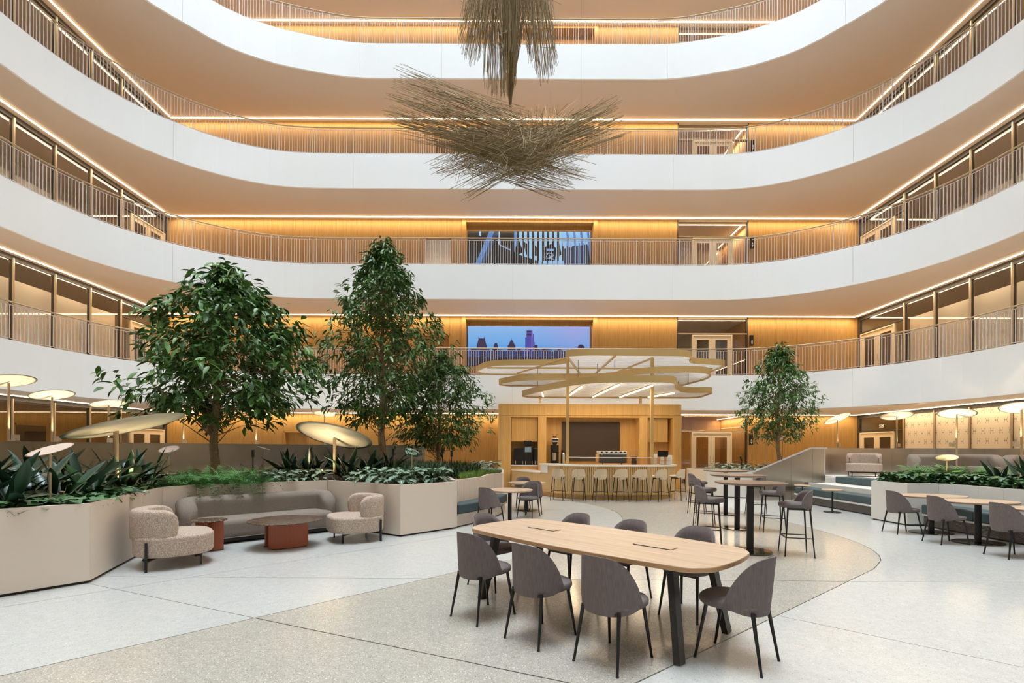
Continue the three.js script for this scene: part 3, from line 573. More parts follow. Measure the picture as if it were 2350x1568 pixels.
// ---------- long oak table ----------
{
  const t = thing('conference_table', 'long boat-shaped oak table with dark angled legs', 'table', [.755, 0, 4.5], [.707, .707]);
  // local x runs along the table, local z across
  const pts = []; const hx = 1.25, hw = .575, he = .5;
  const outline = (y) => { const o = []; for (let k = 0; k <= 16; k++) { const q = -1 + k / 8; o.push([q * (hx - .09), -(hw - (hw - he) * q * q)]); } const r = (k) => o.push(k); for (let k = 1; k < 10; k++) { const q = -1 + k / 5; r([hx - .0 + .05 * (1 - q * q) - .02 * 0, q * (he - .06)]); } for (let k = 0; k <= 16; k++) { const q = 1 - k / 8; o.push([q * (hx - .09), hw - (hw - he) * q * q]); } for (let k = 1; k < 10; k++) { const q = 1 - k / 5; r([-hx - .05 * (1 - q * q), q * (he - .06)]); } return o; };
  const poly = roundPoly(outline(), .1, 3), sh = shapeOf(poly);
  const top = new THREE.ExtrudeGeometry(sh, { depth: .03, bevelEnabled: true, bevelSize: .004, bevelThickness: .004, bevelSegments: 2, bevelOffset: -.004 }).rotateX(-Math.PI / 2).translate(0, .681, 0);
  const tp = mesh('tabletop', uvm(top), M.oak, t);
  mesh('shaded_edge_band', uvm(new THREE.ExtrudeGeometry(shapeOf(poly.map(([x, y]) => [x * 1.0008, y * 1.0012])), { depth: .026, bevelEnabled: false }).rotateX(-Math.PI / 2).translate(0, .683, 0)), M.oakEdgeShaded, tp);
  mesh('underframe', merge([box(2.0, .04, .04, 0, .655, .3), box(2.0, .04, .04, 0, .655, -.3), box(.05, .04, .7, .98, .655, 0), box(.05, .04, .7, -.98, .655, 0)]), M.black, t);
  for (const [a, b] of [[-1, -1], [1, -1], [-1, 1], [1, 1]]) mesh('leg', beam([a * 1.06, 0, b * .43], [a * .95, .67, b * .33], .05, .085), std({ color: C(.03, .026, .024), roughness: .45 }), t);
  for (const s of [-1, 1]) { const p = mesh('power_flap', box(.34, .004, .11, s * .62, .72, .02), M.oak, t); mesh('flap_gap', merge([box(.35, .003, .004, s * .62, .7193, .077), box(.35, .003, .004, s * .62, .7193, -.037), box(.004, .003, .118, s * .62 + .175, .7193, .02)]), M.dark, p); }
}
// ---------- round pedestal tables ----------
function roundTable(name, label, category, [x, d], h, rTop, rBase, top, group, colR = .045, oval = 1) {
  const t = thing(name, label, category, [x, 0, d], null, group);
  mesh('tabletop', uvm(lathe([[.001, h - .035], [rTop - .05, h - .035], [rTop - .012, h - .024], [rTop, h - .014], [rTop, h - .004], [rTop - .005, h], [.001, h]], 56).scale(1, 1, oval)), top, t);
  mesh('column', cyl(colR, colR, h - .05, 0, .015, 0, 24), M.black, t);
  mesh('top_plate', box(rTop * .7, .014, rTop * .7, 0, h - .043, 0), top === M.walnut ? M.quartz : M.black, t);
  mesh('base_disc', lathe([[.001, 0], [rBase, 0], [rBase, .008], [rBase - .01, .016], [.06, .018], [.001, .018]], 48).scale(1, 1, oval < 1 ? .8 : 1), M.blackGloss, t);
  return t;
}
roundTable('dining_table', 'oval oak pedestal table at the right bench, beside the planter corner', 'table', [7.85, 9.05], .7, .58, .36, M.oak, 'oval tables at the right bench', .045, .72);
roundTable('dining_table', 'oval oak pedestal table at the right bench, middle one', 'table', [7.79, 8.08], .7, .58, .375, M.oak, 'oval tables at the right bench', .045, .72);
roundTable('dining_table', 'oval oak pedestal table at the right bench, cut off by the picture edge', 'table', [7.85, 6.95], .7, .58, .375, M.oak, 'oval tables at the right bench', .045, .72);
roundTable('bar_table', 'tall round brown bar table, nearest of the three', 'table', [3.6, 7.3], 1.05, .5, .31, M.walnut, 'tall bar tables', .05);
roundTable('bar_table', 'tall round brown bar table, middle of the three', 'table', [4.4, 9.44], 1.05, .5, .29, M.walnut, 'tall bar tables', .05);
roundTable('bar_table', 'tall round brown bar table, furthest of the three', 'table', [5.1, 11.53], 1.05, .5, .28, M.walnut, 'tall bar tables', .05);
roundTable('cafe_table', 'small round oak table by the curved teal bench, near one', 'table', [-.04, 9.95], .7, .47, .28, M.oak, 'small round tables', .04);
roundTable('cafe_table', 'small round oak table in front of the bar counter, far one', 'table', [.38, 12.1], .7, .47, .27, M.oak, 'small round tables', .04);
roundTable('side_table', 'little round drinks table on the floor before the bleacher seats, left one', 'table', [8.05, 13.4], .57, .2, .17, M.oak, 'drinks tables', .02);
roundTable('side_table', 'little round drinks table on the floor before the bleacher seats, right one', 'table', [7.92, 11.95], .57, .23, .19, M.oak, 'drinks tables', .02);

// ---------- stools ----------
const st = makeStool('bar_stool', 'mauve grey bar stool on the right of the nearest tall table', 'bar stools at the tall tables', M.fabric);
st.position.set(4.17, 0, -7.09); st.rotation.y = Math.atan2(-.96, -.28);
const BT = 'bar stools at the tall tables';
place(st, 'mauve grey bar stool on the left of the nearest tall table', [3.17, 0, 7.78], [.9, -.35], BT);
place(st, 'mauve grey bar stool on the right of the middle tall table', [4.92, 0, 9.12], [-.95, .3], BT);
place(st, 'mauve grey bar stool on the left of the middle tall table', [3.9, 0, 9.8], [.85, -.45], BT);
place(st, 'mauve grey bar stool on the right of the furthest tall table', [5.74, 0, 11.37], [-.97, .2], BT);
place(st, 'mauve grey bar stool on the left of the furthest tall table', [4.5, 0, 11.75], [.85, -.45], BT);
const cs = makeStool('counter_stool', 'cream bar stool at the counter, first from the left', 'cream stools at the counter', M.cream);
const nth = ['first', 'second', 'third', 'fourth', 'fifth', 'sixth', 'seventh'];
const spots = [[1.39, 14.53, [.34, 1]], [1.97, 14.33, [0, 1]], [2.62, 14.3, [-.08, 1]], [3.21, 14.3, [-.14, 1]], [3.79, 14.32, [-.2, 1]], [4.4, 14.36, [-.36, 1]], [5.02, 14.62, [-.75, .7]]];
spots.forEach(([x, d, f], i) => { if (!i) { cs.position.set(x, 0, -d); cs.rotation.y = Math.atan2(f[0], -f[1]); } else place(cs, `cream bar stool at the counter, ${nth[i]} from the left`, [x, 0, d], f, 'cream stools at the counter'); });

// ---------- lounge: armchairs, sofa, terracotta tables ----------
function cushionBack(R1, R2, y0, y1, th, reach) {              // thick C-shaped cushion, rounded ends
  const f = (u, v) => {                                        // u along the C, v round the section
    const e = .16, ends = Math.min(1, Math.min(u, 1 - u) / e), k = Math.sqrt(Math.max(0, 1 - (1 - ends) ** 2)), a = (u - .5) * 2 * reach, t = v * Math.PI * 2;
    const c = Math.cos(t), s = Math.sin(t), h = (y1 - y0) / 2 * (.25 + .75 * k) * Math.sign(s) * Math.abs(s) ** .42, w = th / 2 * (.1 + .9 * k) * Math.sign(c) * Math.abs(c) ** .36;
    return [Math.sin(a) * (R1 + w), (y0 + y1) / 2 + h, -Math.cos(a) * (R2 + w)];
  };
  return sheet(f, 56, 22);
}
function makeArmchair(label, group) {
  const t = thing('armchair', label, 'armchair', [0, 0, 0], null, group);
  const s = mesh('seat', at(pad(.48, .44, .26, .085, 2.7, 56, .02), 0, .16, .03), M.boucle, t);
  const b = mesh('backrest', uvm(cushionBack(.383, .343, .35, .745, .2, 1.72)), M.boucle, t);
  mesh('piping', new THREE.TorusGeometry(.44, .006, 6, 48).rotateX(Math.PI / 2).scale(1.04, 1, .96).translate(0, .165, .03), M.sofa, s);
  mesh('underframe', merge([beam([-.34, .14, -.3], [.34, .14, .3], .03, .04), beam([.34, .14, -.3], [-.34, .14, .3], .03, .04)]), M.black, t);
  for (const [a, b2] of [[-1, -1], [1, -1], [-1, 1], [1, 1]]) mesh('leg', b2 < 0 ? merge([box(.028, .36, .028, a * .42, .18, -.28), beam([a * .42, .14, -.28], [a * .2, .14, -.16], .024, .03)]) : merge([box(.024, .15, .024, a * .3, .075, .3), beam([a * .3, .14, .3], [a * .2, .14, .2], .024, .02)]), M.black, t);
  return t;
}
const arm = makeArmchair('oatmeal boucle armchair with its back to us at the left end of the sofa', 'boucle armchairs');
arm.position.set(-4.5, 0, -6.4); arm.rotation.y = Math.atan2(.78, -.62);
place(arm, 'oatmeal boucle armchair at the right end of the sofa by the planter', [-2.62, 0, 8.18], [-.78, -.5], 'boucle armchairs');
function makeSofa(label, group, L = 2.5, mat = M.sofa) {
  const t = thing('sofa', label, 'sofa', [0, 0, 0], null, group);
  mesh('base', rbox(L - .25, .07, .66, .02, 0, .05, .0), M.dark, t);
  const s = mesh('seat', rbox(L - .3, .3, .68, .09, 0, .24, .06, 5), mat, t);
  mesh('piping', bar([-L / 2 + .22, .1, .405], [L / 2 - .22, .1, .405], .006), mat, s);
  // one roll that runs along the back and turns into both arms, growing lower towards the front
  const path = (u) => { const h = L / 2 - .13, zb = -.3, zf = .22, r = .24, l1 = zf - zb - r, a = Math.PI / 2 * r, l2 = 2 * (h - r), T = 2 * l1 + 2 * a + l2; let q = u * T;
    if (q < l1) return [-h, zf - q, 0]; q -= l1; if (q < a) { const p = q / r; return [-h + r - r * Math.cos(p), zb + r - r * Math.sin(p), 0]; } q -= a;
    if (q < l2) return [-h + r + q, zb, 0]; q -= l2; if (q < a) { const p = q / r; return [h - r + r * Math.sin(p), zb + r - r * Math.cos(p), 0]; } q -= a; return [h, zb + r + q, 0]; };
  const f = (u, v) => {
    const p = path(u), p1 = path(Math.min(1, u + .004)), p0 = path(Math.max(0, u - .004)), L2 = Math.hypot(p1[0] - p0[0], p1[1] - p0[1]), n = [-(p1[1] - p0[1]) / L2, (p1[0] - p0[0]) / L2];
    const e = .045, en = Math.min(1, Math.min(u, 1 - u) / e), k = Math.sqrt(Math.max(0, 1 - (1 - en) ** 2)), t = v * Math.PI * 2, front = Math.max(0, (p[1] + .1) / .32), top = .73 - .17 * front ** 1.5, bot = .1;
    const c = Math.cos(t), s = Math.sin(t), w = .135 * k * Math.sign(c) * Math.abs(c) ** .7, yy = (top + bot) / 2 + (top - bot) / 2 * (.4 + .6 * k) * Math.sign(s) * Math.abs(s) ** .55;
    const bulge = s > .3 ? 1.12 : 1;
    return [p[0] + n[0] * w * bulge, yy, p[1] + n[1] * w * bulge];
  };
  mesh('backrest', uvm(sheet(f, 110, 24)), mat, t);
  return t;
}
const sofa = makeSofa('long taupe sofa with a rolled back beside the left planter', 'taupe sofas');
sofa.position.set(-4.32, 0, -8.4); sofa.rotation.y = Math.atan2(.69, .72);
function fluted(pts, h, y = .012) {                            // vertical fluted body from a closed outline
  const L = pathLen([...pts, pts[0]]), tot = L[L.length - 1], n = Math.round(tot / .008), o = [], loop = [...pts, pts[0]], cx = pts.reduce((s, p) => s + p[0], 0) / pts.length, cy = pts.reduce((s, p) => s + p[1], 0) / pts.length;
  for (let i = 0; i < n; i++) { const p = along(loop, L, i / n * tot), w = -.004 * Math.abs(Math.sin(i / n * tot / .032 * Math.PI)), q = Math.hypot(p[0] - cx, p[1] - cy); o.push([p[0] + (p[0] - cx) / q * -(.004 + w), p[1] + (p[1] - cy) / q * -(.004 + w)]); }
  return new THREE.ExtrudeGeometry(shapeOf(o), { depth: h, bevelEnabled: false }).rotateX(-Math.PI / 2).translate(0, y, 0);
}
const lens = (cx, cy, w, d, bow) => { const o = []; for (let k = 0; k <= 14; k++) { const q = -1 + k / 7; o.push([cx + q * w / 2, cy - d / 2 - bow * (1 - q * q)]); } o.push([cx + w / 2, cy + d / 2], [cx - w / 2, cy + d / 2]); return o; };
{
  const t = thing('coffee_table', 'round brown marble coffee table on a fluted terracotta base', 'table', [-3.52, 0, 7.52], [.62, -.78]);
  mesh('tabletop', uvm(lathe([[.001, .397], [.5, .397], [.53, .405], [.535, .414], [.53, .42], [.001, .42]], 72)), M.marble, t);
  mesh('base', fluted(lens(.02, -.13, .56, .06, .07), .385), M.terracotta, t); mesh('base', fluted(lens(-.02, .13, .56, .06, .07).map(([x, y]) => [-x, -(y - .13) + .13]), .385), M.terracotta, t);
  mesh('foot', merge([box(.5, .012, .05, .02, .006, .15), box(.5, .012, .05, -.02, .006, -.15)]), M.dark, t);
}
{
  const t = thing('side_table', 'small round marble side table on a fluted terracotta base', 'table', [-4.5, 0, 7.2], [.62, -.78]);
  mesh('tabletop', uvm(lathe([[.001, .438], [.21, .438], [.232, .446], [.235, .452], [.23, .46], [.001, .46]], 56)), M.marble, t);
  mesh('base', fluted(lens(.08, 0, .2, .1, .05), .426), M.terracotta, t); mesh('base', fluted(lens(-.1, -.04, .16, .1, .04), .426), M.terracotta, t);
}

// ---------- coffee kiosk: wooden portal with niches ----------
const KF = 18.62, KB = 19.34, KX = [-.54, 6.57];
{
  const t = thing('coffee_portal', 'rounded wooden portal wall with niches behind the coffee bar', 'kiosk'), top = 3.28, opTop = 2.78;
  const ops = [[-.04, 1.0, .92], [1.32, 4.9, .9], [5.22, 6.2, .92]];   // niches: x0, x1, sill
  // header band with rounded ends
  const r = .22, head = roundPoly([[KX[0], KF], [KX[1], KF], [KX[1], KB], [KX[0], KB]], [r, r, .02, .02], 8);
  mesh('header', slab(head, opTop + .06, top, [], .01), M.kiosk, t);
  const pier = (x0, x1, rl, rr2) => mesh('pier', slab(roundPoly([[x0, KF], [x1, KF], [x1, KB], [x0, KB]], [rl, rr2, .01, .01], 8), 0, opTop + .05), M.kiosk, t);
  pier(KX[0], ops[0][0], r, .01); pier(ops[0][1], ops[1][0], .01, .01); pier(ops[1][1], ops[2][0], .01, .01); pier(ops[2][1], KX[1], .01, r);
  for (const [x0, x1, sill] of ops) {
    mesh('niche_back', ext(x0, x1, 0, opTop + .05, KB - .08, KB - .02), M.kioskIn, t);
    mesh('niche_head', ext(x0, x1, opTop - .02, opTop + .055, KF + .03, KB - .08), M.kioskIn, t);
    mesh('lower_front', ext(x0, x1, 0, sill - .05, KF + .08, KF + .12), M.kiosk, t);
    mesh('counter', ext(x0, x1, sill - .05, sill, KF + .04, KB - .08), M.quartz, t);
  }
  const menu = mesh('menu_panel', ext(1.98, 4.28, 1.06, 2.62, KB - .14, KB - .08), M.panelDark, t); menu.userData.label = 'large dark brown blank menu panel';
  for (const [x0, x1] of [[ops[0][0] + .02, ops[0][1] - .02], [ops[2][0] + .02, ops[2][1] - .14]]) { const c = (x0 + x1) / 2; for (const [a, b] of [[x0, c - .003], [c + .003, x1]]) mesh('cupboard_door', ext(a, b, 1.83, opTop - .03, KF + .22, KF + .26), M.kiosk, t); mesh('cupboard_body', ext(x0, x1, 1.83, opTop - .03, KF + .262, KB - .09), M.kioskIn, t); }
}
// ---------- curved bar ----------
const barFront = smoothPath([[0.0, 18.55], [.33, 17.7], [.7, 16.9], [1.12, 15.9], [1.52, 15.12], [2.1, 14.78], [2.9, 14.72], [3.7, 14.72], [4.4, 14.82], [4.9, 15.1], [5.2, 15.5], [5.26, 16.2]], 120);
{
  const L = pathLen(barFront), tot = L[L.length - 1], sl = L[barFront.findIndex((p) => p[1] < 16.25)];   // where the raised counter begins
  const t = thing('coffee_bar', 'curved coffee bar clad in vertical wooden slats with white tops', 'bar');
  const wallL = cut(barFront, L, 0, sl), wallH = cut(barFront, L, sl, tot);
  mesh('low_body', ribbon(offset(wallL, .03), .1, .72, .1), M.slatGap, t); mesh('high_body', ribbon(offset(wallH, .03), .1, 1.01, .1), M.slatGap, t);
  mesh('plinth', ribbon(offset(barFront, .06), 0, .12, .06), M.kiosk, t);
  mesh('foot_rail', ribbon(offset(cut(barFront, L, sl, tot), -.06), .16, .2, .04), M.kiosk, t);
  const n = Math.round(tot / .062);
  for (let k = 0; k < n; k++) {
    const s = (k + .5) * tot / n, p = along(barFront, L, s), a = along(barFront, L, s - .02), b = along(barFront, L, s + .02), h = (s < sl ? .72 : 1.01) - .12;
    const o = mesh('slat', slatGeo(h), M.slat, t); o.position.set(p[0], .12 + h / 2, -p[1]); o.rotation.y = Math.atan2(b[1] - a[1], b[0] - a[0]);
  }
  const ring2 = (w, t0, t1) => [...offset(w, t0), ...offset(w, t1).reverse()];
  const low = mesh('low_counter', slab(ring2(wallL, -.05, .62), .72, .76, [], .004), M.quartz, t); low.userData.label = 'lower white counter top';
  mesh('high_counter', slab(ring2(wallH, -.09, .6), 1.01, 1.055, [], .004), M.quartz, t);
  mesh('counter_end', slab(ring2(cut(barFront, L, sl - .02, sl + .5), -.04, .55), .76, 1.01, [], .004), M.quartz, t);
  mesh('inner_wall', ribbon(offset(cut(barFront, L, sl, tot), .5), 0, 1.0, .06), M.kiosk, t);
  mesh('work_counter', ext(1.95, 4.35, .96, 1.0, 15.42, 16.1), M.quartz, t); mesh('work_cabinet', ext(2.0, 4.3, 0, .96, 15.46, 16.05), M.kiosk, t);
  // ribbed clear guard along the back of the raised counter
  const gw = offset(cut(barFront, L, sl + .75, tot - 1.0), .5);
  mesh('guard_glass', ribbon(gw, 1.055, 1.27, .008), phys({ color: C(.88, .82, .76), transmission: 1, thickness: 0, roughness: .12, ior: 1.45 }), t);
  mesh('guard_rail', ribbon(offset(gw, -.01), 1.27, 1.29, .03), M.quartz, t);
  mesh('drip_vent', ext(1.72, 2.02, 1.0, 1.018, 14.9, 15.1), M.dark, t);
}
function slatGeo(h) { const k = h.toFixed(3); slatGeo.c ??= {}; return slatGeo.c[k] ??= uvm(new THREE.BoxGeometry(.046, h, .034)); }
// ---------- canopy of three wavy trays on four posts ----------
{
  const t = thing('bar_canopy', 'three stacked wavy bronze canopy trays on posts over the coffee bar', 'canopy');
  const post = (x, d, y0, y1) => mesh('post', ext(x - .045, x + .045, y0, y1, d - .045, d + .045), M.bronze, t);
  post(1.77, 15.42, 0, 4.45); post(4.46, 15.42, 0, 4.45);
  for (const [x, d] of [[1.05, 18.3], [4.85, 18.3]]) post(x, d, 3.28, 4.4);
  const louver = phys({ color: C(.98, .97, .96), transmission: .7, thickness: 0, roughness: 1 });
  const tray = (pts, y, rad, name, ribs) => {
    const poly = roundPoly(pts, rad, 8), loop = [...poly, poly[0]];
    const rim = mesh('rim', ribbon(offset(loop, 0), y, y + .2, .035), M.bronze, t);
    mesh('sheet', slab(inset(clean(poly), .03), y + .07, y + .085), phys({ color: C(1, .99, .98), transmission: .9, thickness: 0, roughness: 1 }), t);
    const xs = poly.map((p) => p[0]), ds = poly.map((p) => p[1]), x0 = Math.min(...xs), x1 = Math.max(...xs), d0 = Math.min(...ds), d1 = Math.max(...ds);
    for (let d = d0 + .14; d < d1 - .05; d += .22) {           // thin louvre blades that span the tray
      const c = []; for (let i = 0; i < poly.length; i++) { const a = poly[i], b = poly[(i + 1) % poly.length]; if ((a[1] - d) * (b[1] - d) < 0) c.push(a[0] + (b[0] - a[0]) * (d - a[1]) / (b[1] - a[1])); }
      c.sort((a, b) => a - b);
      for (let i = 0; i + 1 < c.length; i += 2) mesh('louvre', ext(c[i] + .03, c[i + 1] - .03, y + .05, y + .068, d, d + .14), louver, t);
    }
    for (const [xa, da, xb, db] of ribs) mesh('cross_rib', beam([xa, y + .03, -da], [xb, y + .03, -db], .05, .06), M.bronze, t);
    return rim;
  };
  // lowest, middle and top tray: plan outlines (X, depth), near side first
  tray([[.3, 17.9], [1.0, 16.2], [2.2, 14.1], [4.75, 13.95], [5.2, 15.4], [5.9, 16.6], [6.9, 16.5], [7.1, 18.4], [.6, 18.45]], 3.48, [.3, .8, .9, .6, .5, .7, .3, .6, .5], 'low', []);
  tray([[-.6, 17.8], [.3, 16.6], [2.0, 16.5], [3.2, 16.3], [4.2, 14.9], [6.0, 14.75], [6.6, 16.0], [6.3, 18.2], [-.2, 18.35]], 3.9, [.4, .6, .6, .8, .7, .7, .7, .5, .5], 'mid', []);
  tray([[-1.45, 18.3], [-.8, 16.7], [1.5, 16.6], [1.95, 16.0], [1.6, 15.1], [2.2, 14.85], [5.6, 14.9], [5.9, 16.2], [7.4, 16.5], [7.4, 18.6], [-1.0, 18.95]], 4.42, [.4, .8, .4, .4, .25, .4, .6, .5, .5, .4, .4], 'top', [[1.77, 15.4, .2, 18.6], [1.77, 15.4, 2.6, 18.6], [3.2, 15, 3.2, 18.7], [4.46, 15.4, 5.4, 18.6], [-.9, 17.4, 7.2, 17.4], [4.46, 15.4, 3.9, 18.6]]);
  for (const [x, d, y0, y1] of [[.9, 17.2, 3.66, 4.45], [2.15, 15.8, 3.66, 4.45], [3.3, 15.6, 4.1, 4.45], [2.9, 16.5, 4.08, 4.45], [5.6, 15.4, 3.66, 4.1], [5.9, 17.2, 3.66, 4.45]]) mesh('hanger_rod', bar([x, y0, -d], [x, y1, -d], .01), M.grille, t);
  // light tubes set under the lowest tray
  [[1.15, 17.9, 1.02, 16.6], [2.05, 17.9, 2.15, 15.0], [3.0, 17.95, 3.2, 14.5], [4.0, 17.95, 4.25, 14.7], [5.05, 17.95, 5.55, 16.6]].forEach(([xa, da, xb, db], i) => {
    const y = 3.475, L = Math.hypot(xb - xa, db - da), g = thing('canopy_light', `slanting warm light tube under the lowest canopy tray, ${nth[i]} from the left`, 'light', [0, 0, 0], null, 'light tubes under the canopy');
    mesh('tube', beam([xa, y, -da], [xb, y, -db], .04, .03), M.led, g); mesh('channel', beam([xa, y + .025, -da], [xb, y + .025, -db], .06, .015), M.bronze, g);
    const l = new THREE.RectAreaLight(WARM, 45, .05, L); l.position.set((xa + xb) / 2, y - .03, -(da + db) / 2); l.rotation.set(-Math.PI / 2, 0, Math.atan2(-(xb - xa), -(db - da)) + Math.PI); l.name = 'canopy_glow'; scene.add(l);
  });
}
// ---------- machines on the bar ----------
{
  let t = thing('coffee_machine', 'tall black automatic coffee machine in the left niche', 'coffee machine', [.5, .92, 18.92]);
  mesh('body', rbox(.42, .66, .44, .02, -.22, .33, 0), M.blackGloss, t); mesh('body', rbox(.2, .66, .4, .02, .42, .33, 0), M.blackGloss, t); mesh('front', rbox(.36, .42, .46, .02, .12, .21, .01), M.blackGloss, t);
  const sc = mesh('screen_housing', rbox(.34, .3, .06, .03, .12, .58, .22), M.black, t); mesh('touch_screen', box(.24, .19, .004, .12, .59, .252), std({ color: C(.08, .1, .12), roughness: .1, emissive: C(.35, .45, .5), emissiveIntensity: .25 }), sc);
  mesh('bean_hopper', rbox(.3, .2, .3, .03, .12, .84, 0), M.blackGloss, t); for (const x of [-.36, -.08, .02, .28, .4, .5]) mesh('spout', bar([x, .02, .24], [x, .16, .24], .014), M.chrome, t);
  t = thing('coffee_brewer', 'tall chrome and black filter brewer beside the menu panel', 'coffee machine', [1.66, .9, 18.85]);
  mesh('body', rbox(.3, .8, .34, .02, 0, .4, 0), M.black, t); mesh('server', cyl(.075, .085, .3, -.02, .2, .2, 20), M.chrome, t); mesh('brew_head', rbox(.32, .16, .36, .03, 0, .98, .04), M.chrome, t); mesh('dial_panel', box(.2, .07, .006, 0, 1.0, .225), M.blackGloss, t);
  mesh('funnel', lathe([[.02, .74], [.1, .86], [.11, .9]], 20).translate(0, 0, .1), M.blackGloss, t); mesh('hopper', lathe([[.05, 1.06], [.13, 1.22], [.1, 1.22], [.04, 1.08]], 20), M.glass, t); mesh('beans', lathe([[.001, 1.08], [.05, 1.08], [.09, 1.15], [.001, 1.16]], 16), std({ color: C(.16, .08, .04), roughness: .7 }), t);
  t = thing('thermal_jug', 'small chrome thermal jug next to the filter brewer', 'jug', [2.0, .9, 18.9]);
  mesh('body', lathe([[.001, 0], [.085, 0], [.09, .05], [.09, .42], [.07, .5], [.001, .52]], 24), M.chrome, t); mesh('lid', lathe([[.075, .48], [.07, .56], [.001, .57]], 20), M.black, t); mesh('handle', new THREE.TorusGeometry(.09, .012, 8, 16, Math.PI).rotateZ(-Math.PI / 2).translate(.09, .3, 0), M.black, t);
  t = thing('espresso_machine', 'low dark espresso machine with white top on the bar', 'coffee machine', [3.24, 1.0, 15.75]);
  mesh('body', rbox(.86, .3, .5, .05, 0, .24, 0), std({ color: C(.06, .065, .07), roughness: .35 }), t); mesh('top_tray', rbox(.9, .1, .46, .02, 0, .435, 0), M.quartz, t); for (const x of [-.36, -.2, -.05, .1, .25, .38]) mesh('cup_rail_slot', box(.07, .04, .006, x, .445, .232), M.dark, t);
  mesh('badge', merge([beam([-.38, .35, .252], [-.34, .41, .252], .008, .004), beam([-.38, .41, .252], [-.34, .35, .252], .008, .004)]), M.quartz, t);
  for (const x of [-.46, .46]) mesh('side_panel', rbox(.05, .28, .44, .02, x, .24, 0), M.kiosk, t); for (const x of [-.3, .3]) mesh('foot', cyl(.02, .02, .1, x, 0, .1), M.dark, t);
  t = thing('coffee_grinder', 'coffee grinder with a clear hopper right of the espresso machine', 'grinder', [4.0, 1.0, 15.85]);
  mesh('body', lathe([[.001, 0], [.09, 0], [.09, .16], [.07, .2], [.001, .2]], 24), M.black, t); mesh('hopper', lathe([[.05, .2], [.08, .26], [.13, .34], [.13, .48], [.14, .49]], 24), M.glass, t); mesh('collar', lathe([[.06, .19], [.1, .27], [.11, .3], [.001, .3]], 20), std({ color: C(.1, .06, .04), roughness: .6 }), t);
  t = thing('payment_terminal', 'white and black till standing at the right end of the bar', 'till', [4.95, 1.055, 15.95]);
  mesh('stand', rbox(.1, .26, .1, .02, 0, .13, 0), M.quartz, t); mesh('display', rbox(.34, .2, .04, .02, .02, .34, .04), M.blackGloss, t); mesh('printer', rbox(.14, .3, .18, .02, .24, .15, 0), M.quartz, t); mesh('stand', rbox(.12, .34, .14, .02, -.24, .17, 0), M.quartz, t);
  t = thing('pastry_case', 'small clear pastry case on the right end of the bar', 'display case', [4.86, 1.055, 15.42], [.6, -.8]);
  mesh('glass_box', rbox(.34, .24, .26, .02, 0, .125, 0), M.glass, t); mesh('tray', box(.3, .012, .22, 0, .012, 0), M.chrome, t); mesh('shelf', box(.3, .008, .22, 0, .12, 0), M.chrome, t);
}

// ---------- left planters ----------
const PL = [[-9.2, -.2], [-5.9, 4.0], [-4.75, 5.45], [-5.3, 6.95], [-5.52, 7.65], [-5.36, 8.22], [-4.55, 8.82], [-3.63, 9.53], [-1.93, 8.37], [-1.05, 9.3]];
const PLback = [[-1.12, 9.9], [-1.6, 11.2], [-3, 13.4], [-4.6, 15.6], [-7.4, 13.9], [-9.4, 11.2], [-10.6, 7], [-11, -.2]];
function planter(name, label, front, rear, h, mat, soilY, parts) {
  const t = thing(name, label, 'planter'), full = [...front, ...rear];
  for (let i = 0; i < front.length - 1; i++) {                // separate facing panels with hairline joints
    const a = front[i], b = front[i + 1], L = Math.hypot(b[0] - a[0], b[1] - a[1]), u = [(b[0] - a[0]) / L * .002, (b[1] - a[1]) / L * .002];
    mesh('side_panel', ribbon([[a[0] + u[0], a[1] + u[1]], [b[0] - u[0], b[1] - u[1]]], .03, h, .06), mat, t);
  }
  mesh('back_panel', ribbon([front[front.length - 1], ...rear, front[0]], .03, h - .02, .05), mat, t);
  mesh('plinth', ribbon(offset(front, .04), 0, .03, .04), M.dark, t);
  mesh('soil', slab(inset(clean(full), .06), soilY - .06, soilY), M.soil, t);
  return t;
}
planter('planter', 'large faceted beige planter bed behind the sofa', PL, PLback, .9, M.planter, .8);
const P2 = [[-1.14, 9.75], ...smoothPath([[-1.0, 10.1], [-.82, 10.55], [-.66, 11.05], [-.6, 11.7], [-.56, 12.15], [-.26, 12.5]], 10), [-.22, 13.2]];
const P2back = [[-.3, 16.5], [-2.5, 16.8], [-4.4, 15.7], [-2.9, 13.5], [-1.5, 11.3]];
planter('planter', 'beige planter with a curved wall behind the teal bench', P2, P2back, .9, M.planter, .82);
// curved bench with teal cushions
function bench(name, label, frontPts, depth, side, mat, group, cushions, grille) {
  const t = thing(name, label, 'bench', [0, 0, 0], null, group), L = pathLen(frontPts), tot = L[L.length - 1];
  mesh('base', slab([...offset(frontPts, side * .05), ...offset(frontPts, side * depth).reverse()], .02, .25), mat, t);
  mesh('ledge', slab([...frontPts, ...offset(frontPts, side * depth).reverse()], .22, .255), mat, t);
  if (grille) { const g = mesh('vent_grille', ribbon(offset(frontPts, side * .042), .02, .215, side * .01), M.tileDark, t); const n = Math.round(tot / .22); for (let k = 0; k < n; k++) grilleTile(t, along(frontPts, L, (k + .5) * tot / n), along(frontPts, L, Math.max(0, (k + .3) * tot / n)), along(frontPts, L, Math.min(tot, (k + .7) * tot / n)), tot / n, side); }
  for (let k = 0; k < cushions; k++) {
    const q = cut(frontPts, L, tot * k / cushions + .006, tot * (k + 1) / cushions - .006), a = offset(q, side * -.01), b = offset(q, side * (depth - .04));
    const c = mesh('cushion', slab([...a, ...b.reverse()], .257, .445, [], .025), M.teal, t); c.userData.label = 'teal seat cushion';
  }
  return t;
}
const tileGeo = {};
